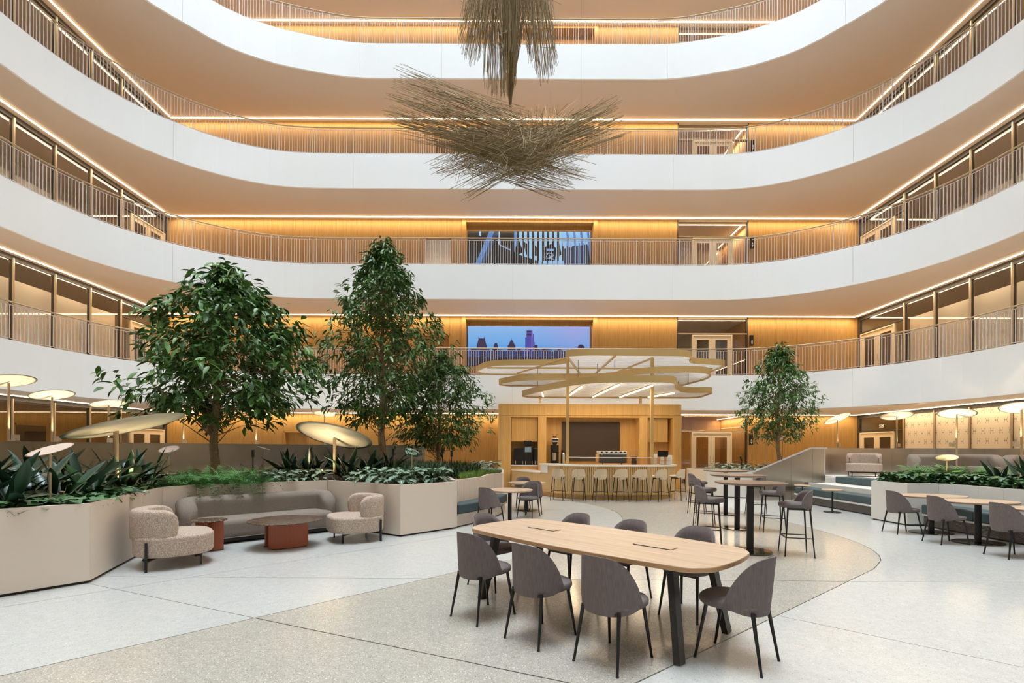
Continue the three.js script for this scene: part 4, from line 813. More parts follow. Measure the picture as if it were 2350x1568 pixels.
function grilleTile(parent, p, a, b, w, side) {                 // one woven metal vent tile
  const ry = Math.atan2(b[1] - a[1], b[0] - a[0]); const k = w.toFixed(3);
  tileGeo[k] ??= (() => { const g = []; for (let y = 0; y < 7; y++) for (let x = 0; x < 5; x++) { g.push(new THREE.BoxGeometry(w / 5 * .8, .012, .006).translate((x - 2 + (y % 2 ? .25 : -.25)) * w / 5.2, (y - 3) * .026, 0)); } return merge(g); })();
  const n = [-(b[1] - a[1]), b[0] - a[0]], q = Math.hypot(...n), o = mesh('vent_tile', tileGeo[k], M.grille, parent); o.position.set(p[0] + n[0] / q * side * .036, .12, -p[1] - n[1] / q * side * .036); o.rotation.y = ry; o.userData.kind = 'stuff';
}
bench('curved_bench', 'curved bench with teal cushions let into the left planter', smoothPath([[-1.04, 9.4], [-.78, 9.8], [-.5, 10.4], [-.26, 11.1], [-.12, 11.75]], 16), .46, 1, M.planter, undefined, 1, false);
// ---------- right planter and bench ----------
const PR = [[9.4, 11.1], [8.6, 11.2], [8.01, 10.78], [8.07, 9.87], [8.7, 9.86], ...smoothPath([[8.8, 9.6], [8.83, 9.0], [8.86, 8.4], [8.9, 7.4], [9.0, 6]], 8)];
planter('planter', 'off white planter bed behind the right bench', PR, [[9.4, 4.6], [12.2, 4.6], [12.6, 9], [12, 11.0]], .865, M.planterR, .78);
bench('vent_bench', 'teal cushioned bench with woven vent grille below the right planter', smoothPath([[8.3, 5.4], [8.3, 6.4], [8.31, 7.85], [8.32, 8.8], [8.33, 9.82]], 14), .5, -1, M.planterR, undefined, 4, true);
// ---------- bleacher seating and raised platform on the right ----------
{
  const platY = .7;
  const t = thing('bleacher_seating', 'two stepped bleacher tiers with teal cushions below the steel parapet', 'seating');
  mesh('tier', ext(8.5, 8.95, .02, .25, 11.3, 14.4), M.planterR, t);
  const lg = mesh('front_ledge', ext(8.42, 8.95, .215, .255, 11.25, 14.42), M.planterR, t);
  for (let k = 0; k < 14; k++) { const d = 11.35 + k * .215; grilleTile(t, [8.44, d + .1], [8.44, d], [8.44, d + .2], .2, -1); }
  mesh('vent_grille', ext(8.47, 8.5, .02, .215, 11.3, 14.36), M.tileDark, t);
  mesh('tier', ext(8.95, 9.66, .02, .56, 11.2, 14.6), M.planterR, t);
  mesh('tier', ext(9.66, 10.2, .02, .57, 11.2, 14.6), M.planterR, t);
  const cush = (x0, x1, y0, d0, d1) => mesh('cushion', rbox(x1 - x0, .185, d1 - d0 - .012, .025, (x0 + x1) / 2, y0 + .0925, -(d0 + d1) / 2), M.teal, t);
  cush(8.43, 8.93, .256, 11.3, 12.55); cush(8.43, 8.93, .256, 12.55, 13.5); cush(8.43, 8.93, .256, 13.5, 14.4);
  cush(9.62, 10.12, .575, 11.3, 12.9); cush(9.62, 10.12, .575, 12.9, 14.4);
  mesh('outlet', ext(8.945, 8.955, .36, .44, 11.95, 12.05), M.quartz, t);
  const st = thing('step_block', 'short white steps at the end of the bleacher seats', 'steps');
  mesh('step', ext(8.55, 9.1, 0, .23, 14.8, 15.4), M.quartz, st); mesh('step', ext(9.1, 9.7, 0, .47, 14.8, 15.4), M.quartz, st); mesh('step', ext(9.7, 10.2, 0, platY, 14.8, 15.4), M.quartz, st);
  structure('floor_platform', slab([[10.22, 11.15], [10.22, 16.45], [10.6, 22], [WX, 22], [WX, 3], [12.7, 3], [12.7, 11.15]], 0, platY), M.planterR).userData.label = 'raised platform on the right';
}
// ---------- brushed steel parapets ----------
function parapet(name, label, pts, y0, y1, group) {
  const t = thing(name, label, 'parapet', [0, 0, 0], null, group), L = pathLen(pts), tot = L[L.length - 1], n = Math.round(tot / 2.4);
  for (let k = 0; k < n; k++) mesh('steel_panel', ribbon(cut(pts, L, tot * k / n + .002, tot * (k + 1) / n - .002), y0, y1, .05), M.steel, t);
  mesh('cap', ribbon(offset(pts, -.01), y1, y1 + .015, .07), M.steel, t);
  return t;
}
parapet('steel_parapet', 'long brushed steel parapet behind the right platform seating', smoothPath([[10.5, 16.55], [12.3, 16.45], [13.9, 15.9], [14.9, 14.3], [15.3, 12], [15.4, 8]], 40), .7, 1.6, 'steel parapets');
parapet('steel_parapet', 'long brushed steel parapet behind the left planter', smoothPath([[-10.9, 5], [-10.6, 7.5], [-10.1, 9.6], [-9.4, 11.9], [-7.7, 14.3], [-4.9, 16.4], [-3.1, 17.2]], 50), 0, 1.63, 'steel parapets');
{
  const t = thing('stair_guard', 'sloping steel guard with a white handrail beside the bleacher steps', 'guard'), d = 14.75;
  const g = (pts) => uvm(new THREE.ExtrudeGeometry(shapeOf(pts), { depth: .03, bevelEnabled: false }).translate(0, 0, -d));
  mesh('steel_panel', g([[7.35, 0], [8.5, 0], [8.5, 1.32], [7.35, .84]]), M.steel, t); mesh('steel_panel', g([[8.505, 0], [9.15, 0], [9.15, 1.6], [9.08, 1.6], [8.505, 1.32]]), M.steel, t);
  mesh('steel_panel', g([[9.155, .47], [9.5, .47], [9.5, 1.6], [9.155, 1.6]]), M.steel, t);
  mesh('handrail', merge([beam([7.3, .86, -d + .09], [9.06, 1.6, -d + .09], .04, .03), beam([9.05, 1.605, -d + .09], [9.55, 1.605, -d + .09], .04, .03)]), M.rail, t);
  for (const [x, y] of [[7.75, .98], [8.75, 1.4]]) mesh('bracket', merge([bar([x, y, -d + .03], [x, y, -d + .09], .012), bar([x, y, -d + .09], [x, y + .06, -d + .09], .012)]), M.chrome, t);
  mesh('newel_post', ext(9.5, 9.54, .47, 1.6, d - .03, d + .03), M.chrome, t);
}
// furniture on the platform
place(arm, 'oatmeal boucle armchair on the right platform before the steel parapet', [11.35, .7, 15.6], [-.6, -.8], 'boucle armchairs');
{ const s1 = makeSofa('taupe sofa on the right platform, partly hidden by ferns', 'taupe sofas', 2.2); s1.position.set(13.0, .7, -14.2); s1.rotation.y = -.35;
  const s2 = makeSofa('taupe sofa on the right platform at the picture edge', 'taupe sofas', 2.2); s2.position.set(13.9, .7, -12.2); s2.rotation.y = -.9; }
// white tree planter behind the stair guard
planter('planter', 'white round tree planter between the glazed doors and the stair guard', [[6.3, 17.2], ...smoothPath([[6.45, 16.1], [7.0, 15.55], [7.8, 15.3], [8.9, 15.6]], 8), [9.2, 16.4]], [[9.1, 18], [7.6, 18.6], [6.5, 18]], .88, M.planterR, .8);
// room number over the right-hand door
{
  const t = thing('room_number', 'white room number 525 above the right glazed door', 'sign');
  const g = new TextGeometry('525', { font, size: .12, depth: .01, curveSegments: 4 }); g.computeBoundingBox(); g.translate(-g.boundingBox.max.x / 2, 0, 0).rotateY(-Math.PI / 2).translate(WX - .01, 2.52, -20.6);
  mesh('digits', g, M.quartz, t);
}

// ---------- plants ----------
// one leaf along +z from its base, folded along the rib and arching down
function leafGeo(len, wid, droop, fold = .25, shape = [[0, .06], [.2, .62], [.45, 1], [.7, .82], [.9, .34], [1, 0]], rise = 0) {
  const P = [], I = [], U = [];
  shape.forEach(([t, w]) => { const z = len * t, y = rise * t - droop * t * t, h = wid / 2 * w; P.push(-h, y + h * fold, z, 0, y, z, h, y + h * fold, z); U.push(0.5 - w / 2, t, .5, t, .5 + w / 2, t); });
  for (let k = 0; k < shape.length - 1; k++) { const a = k * 3; I.push(a, a + 3, a + 1, a + 1, a + 3, a + 4, a + 1, a + 4, a + 2, a + 2, a + 4, a + 5); }
  const g = new THREE.BufferGeometry(); g.setAttribute('position', new THREE.BufferAttribute(new Float32Array(P), 3)); g.setAttribute('uv', new THREE.BufferAttribute(new Float32Array(U), 2)); g.setIndex(I); g.computeVertexNormals(); return g;
}
function instanced(name, geo, mat, mats, parent, cols) {
  const o = new THREE.InstancedMesh(geo, mat, mats.length); mats.forEach((m, i) => o.setMatrixAt(i, m)); if (cols) cols.forEach((c, i) => o.setColorAt(i, c));
  o.name = name; o.castShadow = o.receiveShadow = true; o.userData.kind = 'stuff'; parent.add(o); return o;
}
const pose = (x, y, z, yaw, pitch, roll, s) => new THREE.Matrix4().compose(new THREE.Vector3(x, y, z), new THREE.Quaternion().setFromEuler(new THREE.Euler(pitch, yaw, roll, 'YXZ')), new THREE.Vector3(s, s, s));
const treeLeaves = [leafGeo(1, .4, .22, .3), leafGeo(1, .36, .34, .35), leafGeo(1, .44, .12, .25)];
const broadLeaves = [leafGeo(1, .35, .22, .3), leafGeo(1, .31, .34, .35), leafGeo(1, .37, .12, .25)];
const narrowLeaves = [leafGeo(1, .3, .22, .3), leafGeo(1, .26, .34, .35), leafGeo(1, .32, .12, .25)];
function tree(label, [x, y0, d], trunkH, trunkR, crown, leafLen, clusters, perCluster, n300, leaves = treeLeaves, bend = 0) {
  const t = thing('indoor_tree', label, 'tree', [x, y0, d]);
  const [cy0, cy1] = [crown.y0 - y0, crown.y1 - y0], N = 10, top = cy1 - .25;
  const spine = (k) => new THREE.Vector3(bend * Math.sin(k * 2.2) + .02 * Math.sin(k * 19), k * top, .03 * Math.sin(k * 11));
  const trunk = new THREE.CatmullRomCurve3(Array.from({ length: N }, (_, i) => spine(i / (N - 1))));
  const tg = new THREE.TubeGeometry(trunk, 40, 1, 9), p = tg.attributes.position, q = new THREE.Vector3(), c = new THREE.Vector3();
  for (let i = 0; i < p.count; i++) { const k = Math.floor(i / 10) / 40; trunk.getPointAt(Math.min(1, k), c); q.fromBufferAttribute(p, i).sub(c).multiplyScalar(trunkR * (1.15 - k * .95) * (1 + .12 * Math.sin(i * 2.3 + k * 40))).add(c); p.setXYZ(i, q.x, q.y, q.z); }
  tg.computeVertexNormals(); mesh('trunk', uvm(tg), M.bark, t);
  const br = [], sets = [[], []], cand = [], cam = new THREE.Vector3(-x, 1.53 - y0, d);
  for (let k = 0; k < clusters; k++) {
    // a point in the crown, denser near its surface
    const v = rnd(), yy = cy0 + (cy1 - cy0) * v, R = crown.r(v), a = rr(0, Math.PI * 2), lump = 1 + .2 * Math.sin(a * 3 + v * 9 + x) + .16 * Math.sin(a * 5 - v * 17), rad = R * lump * Math.sqrt(rr(.08, 1)) * rr(.88, 1.16);
    const ctr = new THREE.Vector3(Math.cos(a) * rad * (crown.sx ?? 1) + (crown.ox ?? 0) * Math.sin(v * 3), yy + rr(-.16, .16) + .14 * Math.sin(a * 4 + v * 5), Math.sin(a) * rad);
    const foot = spine(Math.min(.97, Math.max(.12, (yy - rad * rr(.35, .75)) / top)));
    const midp = foot.clone().lerp(ctr, .55).add(new THREE.Vector3(0, rr(0, .12), 0));
    if (k % 4 === 0) br.push(bar(foot.toArray(), midp.toArray(),   .009 * trunkR / .06, .005 * trunkR / .06, 5), bar(midp.toArray(), ctr.toArray(), .005 * trunkR / .06, .003, 4));
    const out = Math.atan2(ctr.x - spine(.5).x, ctr.z);
    for (let j = 0; j < perCluster; j++) {
      const yaw = out + rr(-1.7, 1.7), pitch = rr(-.35, .95), s = leafLen * rr(.65, 1.15), o = new THREE.Vector3(rr(-.1, .1), rr(-.1, .1), rr(-.1, .1)).multiplyScalar(leafLen / .2).add(ctr);
      cand.push({ m: pose(o.x, o.y, o.z, yaw, pitch, rr(-.5, .5), s), dist: o.distanceTo(cam) - s, b: rnd() < .55 ? 0 : 1, g: Math.floor(rr(0, 3)) });
    }
  }
  mesh('branches', merge(br), M.bark, t);
  cand.sort((a, b) => a.dist - b.dist);
  cand.slice(0, n300).forEach((e) => { const o = mesh('leaf', leaves[e.g], e.b ? M.leafB : M.leafA, t); o.applyMatrix4(e.m); });
  const rest = cand.slice(n300);
  for (const b of [0, 1]) { const l = rest.filter((e) => e.b === b); instanced('foliage', leaves[b], b ? M.leafB : M.leafA, l.map((e) => e.m), t); }
  return t;
}
const egg = (r, p, low) => (v) => r * Math.pow(Math.sin(Math.PI * Math.min(.999, Math.pow(v, p) * (1 - low) + low)), .75);
tree('broad leafy tree with slender trunk in the left planter behind the sofa', [-6.45, .8, 10.5], 3, .085, { y0: 2.2, y1: 5.3, r: egg(1.66, .78, .2), sx: 1.06, ox: .5 }, .25, 680, 9, 300, broadLeaves);
tree('tallest pointed leafy tree in the planter left of the coffee bar', [-3.22, .8, 12.0], 4, .08, { y0: 2.3, y1: 6.5, r: (v) => 1.42 * Math.pow(Math.sin(Math.PI * Math.min(.999, .13 + .87 * v)), .6) * (v > .35 ? 1 - (v - .35) * .62 : 1) }, .185, 1000, 9, 300, narrowLeaves);
tree('smaller leafy tree half behind the tallest tree, next to the coffee bar', [-2.0, .8, 13.2], 2.5, .055, { y0: 1.6, y1: 4.0, r: egg(1.2, .9, .15), sx: 1.0, ox: .2 }, .165, 680, 9, 300, narrowLeaves);
tree('leafy tree with thin trunk in the white planter by the glazed doors', [8.75, .8, 15.9], 3, .06, { y0: 2.0, y1: 4.8, r: egg(1.08, .8, .14) }, .165, 640, 9, 300, narrowLeaves);

// strap-leaved plants: each leaf stands on its own stalk
const strap = [[0, .04], [.18, .1], [.32, .5], [.55, 1], [.78, .72], [.93, .28], [1, 0]];
const strapGeo = [leafGeo(1, .19, .42, .35, strap, .62), leafGeo(1, .16, .16, .4, strap, .72), leafGeo(1, .19, .66, .3, strap, .6)];
const ORD = ['leftmost', 'second from left', 'third from left', 'fourth from left', 'fifth from left', 'sixth from left', 'seventh from left', 'eighth from left', 'ninth from left', 'tenth from left', 'eleventh from left', 'twelfth from left', 'thirteenth from left', 'fourteenth from left', 'fifteenth from left', 'sixteenth from left', 'seventeenth from left', 'eighteenth from left', 'nineteenth from left', 'twentieth from left'];
const ranked = (pts) => pts.slice().sort((a, b) => a[0] / a[1] - b[0] / b[1]).map((p, i) => [...p, ORD[i]]);
function strapPlant(label, group, [x, y, d], h, n = 12, lit = .28) {
  const t = thing('strap_leaf_plant', label, 'plant', [x, y, d], null, group);
  for (let k = 0; k < n; k++) { const o = mesh('leaf', strapGeo[k % 3], M.leafDark, t); o.applyMatrix4(pose(rr(-.06, .06), 0, rr(-.06, .06), k / n * 6.28 + rr(-.35, .35), rr(-.75, -.15), rr(-.35, .35), h * rr(.8, 1.25))); }
  return t;
}
const spread = (n, poly, minD) => {                            // seeded points inside a plan polygon, kept apart
  const xs = poly.map((p) => p[0]), ds = poly.map((p) => p[1]), o = []; let tries = 0;
  const inside = ([x, y]) => poly.reduce((c, a, i) => { const b = poly[(i + 1) % poly.length]; return (a[1] > y) !== (b[1] > y) && x < (b[0] - a[0]) * (y - a[1]) / (b[1] - a[1]) + a[0] ? !c : c; }, false);
  while (o.length < n && tries++ < n * 80) { const p = [rr(Math.min(...xs), Math.max(...xs)), rr(Math.min(...ds), Math.max(...ds))]; if (inside(p) && o.every((q) => Math.hypot(q[0] - p[0], q[1] - p[1]) > minD)) o.push(p); }
  return o;
};
for (const [x, d, o] of ranked(spread(15, [[-5.25, 5.2], [-5.75, 6.9], [-6.7, 7.2], [-6.9, 5.4], [-6.1, 4.6]], .3))) strapPlant(`dark strap-leaved plant, clump at left picture edge, ${o}`, 'strap plants at the left edge', [x, .8, d], .64, 15);
for (const [x, d, o] of ranked(spread(5, [[-5.75, 7.3], [-6.4, 7.2], [-6.6, 8.4], [-5.9, 8.2]], .28))) strapPlant(`dark strap-leaved plant under the largest disc, ${o}`, 'strap plants under the disc', [x, .8, d], .6, 15);
for (const [x, d, o] of ranked(spread(12, [[-4.9, 10.4], [-3.4, 10.1], [-2.7, 10.7], [-3.0, 11.6], [-5.2, 11.4]], .32))) strapPlant(`dark strap-leaved plant below the mid planter disc, ${o}`, 'strap plants in mid planter', [x, .8, d], .6, 14);
for (const [x, d, o] of ranked(spread(6, [[9.15, 8.3], [9.95, 8.2], [10.3, 9.3], [9.5, 9.5]], .26))) strapPlant(`dark strap-leaved plant in the right planter at the picture edge, ${o}`, 'strap plants in the right planter', [x, .78, d], .52, 14);
// plants with silvery veined leaves
const oval = [[0, .05], [.15, .6], [.4, 1], [.65, .95], [.88, .5], [1, 0]], varGeo = [leafGeo(1, .55, .22, .18, oval, .25), leafGeo(1, .5, .4, .15, oval, .3)];
function veinPlant(label, group, [x, y, d], h, s, n = 14) {
  const t = thing('silver_vein_plant', label, 'plant', [x, y, d], null, group);
  for (let k = 0; k < n; k++) { const ring2 = k % 3, o = mesh('leaf', varGeo[k % 2], M.leafVar, t), a = k * 2.4 + rr(-.3, .3), r = .05 + ring2 * .06; o.applyMatrix4(pose(Math.sin(a) * r, h * (1 - ring2 * .24), Math.cos(a) * r, a, rr(-.25, .3) + ring2 * .12, rr(-.25, .25), s * rr(.8, 1.15))); }
  mesh('stem', cyl(.012, .006, h, 0, 0, 0, 6), M.leafGrass, t);
  return t;
}
for (const [x, d, o] of ranked(spread(9, [[-4.85, 9.05], [-4.4, 9.1], [-3.75, 9.75], [-4.1, 10.2], [-4.9, 9.8]], .25))) veinPlant(`silver-veined leafy plant beside the ferns behind the sofa, ${o}`, 'silver-veined plants behind the sofa', [x, .82, d], .24, .19);
for (const [x, d, o] of ranked(spread(20, [[-3.1, 9.35], [-1.95, 8.6], [-1.25, 9.35], [-1.5, 10.2], [-2.9, 10.0]], .24))) veinPlant(`silver-veined plant in the planter corner nearest the long table, ${o}`, 'silver-veined plants at the planter corner', [x, .82, d], .28, .22);
for (const [x, d, o] of ranked(spread(8, [[-1.2, 13.6], [-.5, 13.0], [-.4, 15], [-1.2, 15.4]], .3))) veinPlant(`silver-veined leafy plant next to the coffee portal, ${o}`, 'silver-veined plants by the portal', [x, .82, d], .3, .2);
for (const [x, d, o] of ranked(spread(11, [[6.7, 16], [7.4, 15.6], [8.6, 15.8], [8.8, 16.6], [7, 17.2]], .3))) veinPlant(`leafy plant at the foot of the tree in the white planter, ${o}`, 'plants in the white planter', [x, .8, d], .24, .2);
// ferns: arching fronds made of paired leaflets
function frondGeo(len, droop, rise) {
  const parts = [], n = 15;
  for (let k = 1; k <= n; k++) { const t = k / n, z = len * t, y = rise * t - droop * t * t * t, w = len * .25 * Math.sin(Math.PI * Math.min(.97, .12 + t * .88)) ; for (const s of [-1, 1]) { const l = new THREE.BufferGeometry(); l.setAttribute('position', new THREE.BufferAttribute(new Float32Array([0, y, z - len * .02, s * w * .55, y - .004 - w * .1, z - len * .012, 0, y, z + len * .022, s * w * .55, y - .004 - w * .1, z - len * .012, s * w, y - w * .3, z + len * .03, 0, y, z + len * .022].slice(0, 18)), 3)); l.computeVertexNormals(); l.setAttribute('uv', new THREE.BufferAttribute(new Float32Array(12), 2)); parts.push(l); } }
  parts.push(bar([0, 0, 0], [0, rise * .5 - droop * .125, len * .5], .003, .002, 4).toNonIndexed(), bar([0, rise * .5 - droop * .125, len * .5], [0, rise - droop, len], .002, .001, 4).toNonIndexed());
  return merge(parts);
}
const frond = [frondGeo(.42, .22, .2), frondGeo(.36, .1, .26), frondGeo(.48, .5, .16)], hang = frondGeo(.42, .46, .14);
function fern(label, group, [x, y, d], s, n = 13, droopy = null) {
  const t = thing('fern', label, 'fern', [x, y, d], null, group);
  for (let k = 0; k < n; k++) { const o = mesh('frond', droopy !== null && k < 5 ? hang : frond[k % 3], M.leafFern, t); o.applyMatrix4(pose(0, .03, 0, droopy !== null && k < 5 ? droopy + rr(-.5, .5) : k / n * 6.28 + rr(-.3, .3), rr(-.5, .1), rr(-.25, .25), s * rr(.8, 1.2))); }
  return t;
}
for (const [x, d, o] of ranked(spread(16, [[-5.45, 8.15], [-4.9, 8.75], [-4.8, 9.3], [-5.6, 9.8], [-6.3, 9.2], [-6.1, 8.4]], .27))) fern(`feathery green fern in the bed behind the sofa, ${o}`, 'ferns behind the sofa', [x, .82, d], 1, 12);
for (const [x, d, o] of ranked([[-5.28, 8.3], [-5.05, 8.5], [-4.82, 8.7], [-4.6, 8.86]])) fern(`fern trailing over the planter edge behind the sofa, ${o}`, 'trailing ferns', [x, .86, d], 1.05, 12, .75);
for (const [x, d, o] of ranked(spread(12, [[-6.8, 9.8], [-5, 10], [-5.4, 12], [-7.4, 11.4]], .4))) fern(`low fern at the foot of the broad tree, ${o}`, 'ferns under the broad tree', [x, .82, d], .95, 10);
for (const [x, d, o] of ranked(spread(9, [[8.7, 10.5], [9.2, 10.2], [10, 9.8], [10.2, 10.8], [8.8, 11]], .3))) fern(`upright fern among the ivy in the right planter, ${o}`, 'ferns in the right planter', [x, .94, d], 1.05, 12);
// ground covers nobody could count
function cover(name, label, poly, n, geo, mat, y, size, pit, mound = .1) {
  const t = thing(name, label, 'ground cover'), ms = spread(n, poly, 0).map(([x, d]) => pose(x, y + rr(0, mound), -d, rr(0, 6.28), rr(...pit), rr(-.4, .4), size * rr(.7, 1.3)));
  t.userData.kind = 'stuff'; instanced('leaves', geo, mat, ms, t);
}
const heart = leafGeo(1, .95, .2, .2, [[0, .55], [.12, .95], [.35, 1], [.65, .66], [.88, .25], [1, 0]], .1), blade = leafGeo(1, .05, .45, .3, [[0, .8], [.4, 1], [.8, .6], [1, 0]], .9);
cover('heart_leaf_cover', 'low heart-leaved ground cover along the near rim of the left planter', [[-5.85, 4.15], [-4.84, 5.48], [-5.36, 6.95], [-5.58, 7.5], [-5.9, 7.4], [-5.7, 6.6], [-5.35, 5.5], [-6.4, 4.0]], 2600, heart, M.leafHeart, .85, .115, [-.2, .6]);
cover('ivy_cover', 'dense ivy ground cover in the right planter', [[8.1, 10.7], [8.14, 9.96], [8.75, 9.95], [8.95, 9.4], [8.95, 8.3], [9.3, 8.2], [9.8, 9.6], [9.4, 10.9], [8.5, 11.0]], 6000, heart, M.leafHeart, .85, .09, [-.2, .7], .2);
cover('grass_cover', 'dark grassy tufts behind the silver-veined plants', [[-2.7, 10.4], [-1.5, 10.4], [-1.9, 12.2], [-3, 12.6]], 2600, blade, M.leafGrass, .78, .34, [-.9, -.2]);
cover('grass_cover', 'dark grassy tufts below the smallest left tree', [[-1.3, 11.4], [-.95, 12.2], [-.9, 13.2], [-1.6, 14], [-2.6, 13.6], [-1.8, 12]], 1800, blade, M.leafGrass, .8, .3, [-.9, -.2]);
cover('sedum_cover', 'bright green low sedum carpet behind the curved bench wall', [[-1.08, 10.0], [-.74, 11.05], [-.66, 12.2], [-.34, 12.56], [-.4, 13.1], [-.95, 12.4], [-1.2, 11.2]], 4200, blade, M.moss, .83, .085, [-1.1, -.2]);
cover('low_cover', 'mixed low foliage filling the back of the left planter', [[-5.9, 8.6], [-4.9, 9.2], [-4.2, 10.3], [-5, 13], [-8, 12.4], [-9.4, 9.5], [-7, 7.2]], 2200, heart, M.leafHeart, .8, .1, [-.3, .6]);

// ---------- reflector disc lamps ----------
const lensGeo = (r) => lathe([[.001, -.05 * r], [r * .5, -.04 * r], [r * .85, -.014 * r], [r, 0], [r * .85, .02 * r], [r * .4, .035 * r], [.001, .04 * r]], 48);
function discLamp(name, label, group, [x, y0, d], h, r, tilt, opt = {}) {
  const t = thing(name, label, 'lamp', [x, y0, d], null, group), pr = opt.pr ?? .022;
  mesh('pole', cyl(pr, pr, h - y0 - .02, 0, 0, 0, 14), M.brassPole, t);
  const dg = lensGeo(r), ds = mesh('reflector_disc', dg, opt.mat ?? M.disc, t); ds.position.set(opt.dx ?? 0, h - y0 + .03, 0); ds.rotation.set(tilt[0], 0, tilt[1]);
  if (opt.box !== undefined) { const s = opt.box; mesh('uplight_box', merge([box(.09, .12, .09, s * .14, 1.72 - y0, 0), bar([0, 1.66 - y0, 0], [s * .14, 1.66 - y0, 0], .012)]), M.mullion, t);
    const l = new THREE.SpotLight(WARM, opt.power ?? 6, 0, .75, .8, 2); l.position.set(x + s * .14, 1.8, -d + .02); l.target.position.set(x + (opt.dx ?? 0), h, -d); scene.add(l, l.target); l.castShadow = true; l.shadow.radius = 2; l.name = 'uplight'; }
  return t;
}
const row = (i, n, side) => `tall disc lamp with cream reflector behind the ${side} parapet, ${nth[i]} from the left`;
[[10.96, 17.1, .3, -.2, 1], [11.95, 17.0, .25, .06, 0], [13.1, 16.7 - 2.3, .22, .2, -1], [13.1, 12.6, .2, .24, -1]].forEach(([x, d, , tz, b], i) => { const dd = [16.9, 16.8, 13.9, 12.2][i], X = [11.36, 13.36, 12.78, 12.85][i]; discLamp('disc_lamp', row(i, 4, 'right'), 'disc lamps on the right', [X, i < 2 ? .7 : .7, dd], [2.62, 2.72, 2.58, 2.6][i], [.44, .475, .44, .43][i], [[-.42, -.26, -.2, -.2][i], [.2, -.08, -.2, -.22][i]], { box: i < 2 ? .4 : -1 }); });
[[-10.2, 9.8, 2.84], [-10.75, 11.3, 2.72], [-11.1, 13.3, 2.7], [-10.6, 15.6, 2.72], [-9.0, 17.0, 2.75], [-7.1, 18.3, 2.8]].forEach(([x, d, h], i) => discLamp('disc_lamp', row(i, 6, 'left'), 'disc lamps on the left', [x, 0, d], h, .42, [[-.04, -.04, -.05, -.1, -.16, -.2][i], [.25, .24, .22, .12, 0, 0][i]], { box: i < 2 ? 1 : .3 }));
// big tilted reflectors among the plants
discLamp('reflector_lamp', 'huge tilted cream reflector disc rising over the left strap plants', 'large reflectors', [-6.1, .8, 7.45], 1.83, .78, [.07, .27], { pr: .035, dx: .16 });
discLamp('reflector_lamp', 'large cream reflector disc on a pole in mid planter behind the sofa', 'large reflectors', [-3.85, .8, 10.5], 1.77, .8, [-.33, -.12], { pr: .035 });
const uplight = (x, y, d, tx, ty, td, p, label, i) => {
  const t = thing('plant_spotlight', label, 'spotlight', [x, y, d]), b = mesh('can', lathe([[.001, 0], [.045, 0], [.045, .16], [.038, .16], [.038, .1], [.001, .1]], 20), M.brassPole, t); mesh('lens', cyl(.036, .036, .004, 0, .12, 0, 16), M.led, b);
  const l = new THREE.SpotLight(WARM, p, 0, 1.15, 1, 2); l.position.set(x, y + .24, -d); l.target.position.set(tx, ty, -td); l.castShadow = true; l.shadow.radius = 5; l.name = 'plant_uplight'; scene.add(l, l.target);
};
uplight(-5.95, .82, 7.6, -6.1, 1.85, 7.45, 12, 'small brass uplight below the huge reflector disc');
uplight(-4.0, .82, 10.1, -3.85, 1.85, 10.5, 6, 'small brass uplight below the mid planter reflector');
uplight(-5.55, .82, 6.0, -5.6, 1.3, 6.3, .5, 'small brass uplight between the strap plants at the left edge');
uplight(9.3, .84, 10.1, 9.35, 1.5, 10.3, 1.5, 'small lit uplight among the ivy in the right planter');
discLamp('small_disc', 'small tan disc on a short pole between the left strap plants', 'small discs', [-5.35, .8, 5.6], 1.47, .22, [.38, .1], { mat: M.discTan, pr: .016 });
discLamp('small_disc', 'small tan disc among the ferns left of the broad tree trunk', 'small discs', [-6.45, .8, 9.1], 1.47, .17, [.42, -.02], { mat: M.discTan, pr: .01 });
discLamp('small_disc', 'small thin disc seen edge on, right of the broad tree trunk', 'small discs', [-5.6, .8, 10.9], 1.5, .14, [-.05, -.3], { mat: M.disc, pr: .008 });
discLamp('small_disc', 'small dark mirror disc above the silver-veined plants', 'small discs', [-2.05, .8, 9.9], 1.42, .17, [-.55, -.2], { mat: M.mirror, pr: .012 });
discLamp('small_disc', 'small cream lit disc over the ivy in the right planter', 'small discs', [9.3, .78, 10.35], 1.36, .2, [-.3, -.22], { pr: .012 });
discLamp('small_disc', 'thin white disc on a slim pole right of the tree by the glazed doors', 'small discs', [9.3, .8, 16.6], 1.93, .22, [.02, .42], { mat: M.quartz, pr: .014 });
discLamp('small_disc', 'thin white disc on a slim pole at the trunk by the glazed doors', 'small discs', [8.6, .8, 16.4], 1.95, .2, [.02, -.35], { mat: M.quartz, pr: .014 });
// black spike spotlights aimed at the trees
[[-5.3, 9.9, 1.46, 0], [-4.35, 10.6, 1.44, .2], [-2.75, 11.2, 1.5, 0], [-1.75, 12.2, 1.5, .1], [-1.45, 11.6, 1.46, 0], [10.25, 9.0, 1.35, -.6], [7.6, 16, 1.3, .3], [8.95, 16.1, 1.3, 0]].forEach(([x, d, h, a], i) => {
  const t = thing('spike_light', `slim black spike spotlight, ${['right of the broad trunk', 'left of the mid reflector', 'left of the mirror disc', 'right of the mirror disc', 'nearest the sedum carpet', 'in the right planter', 'left of the white planter tree', 'right of the white planter tree'][i]}`, 'spotlight', [x, .8, d], null, 'spike lights');
  mesh('stake', cyl(.012, .012, h - .8 - .1, 0, 0, 0, 10), M.black, t); mesh('head', cyl(.03, .03, .15, 0, 0, 0, 14).rotateZ(a).translate(0, h - .8 - .12, 0), M.black, t);
});
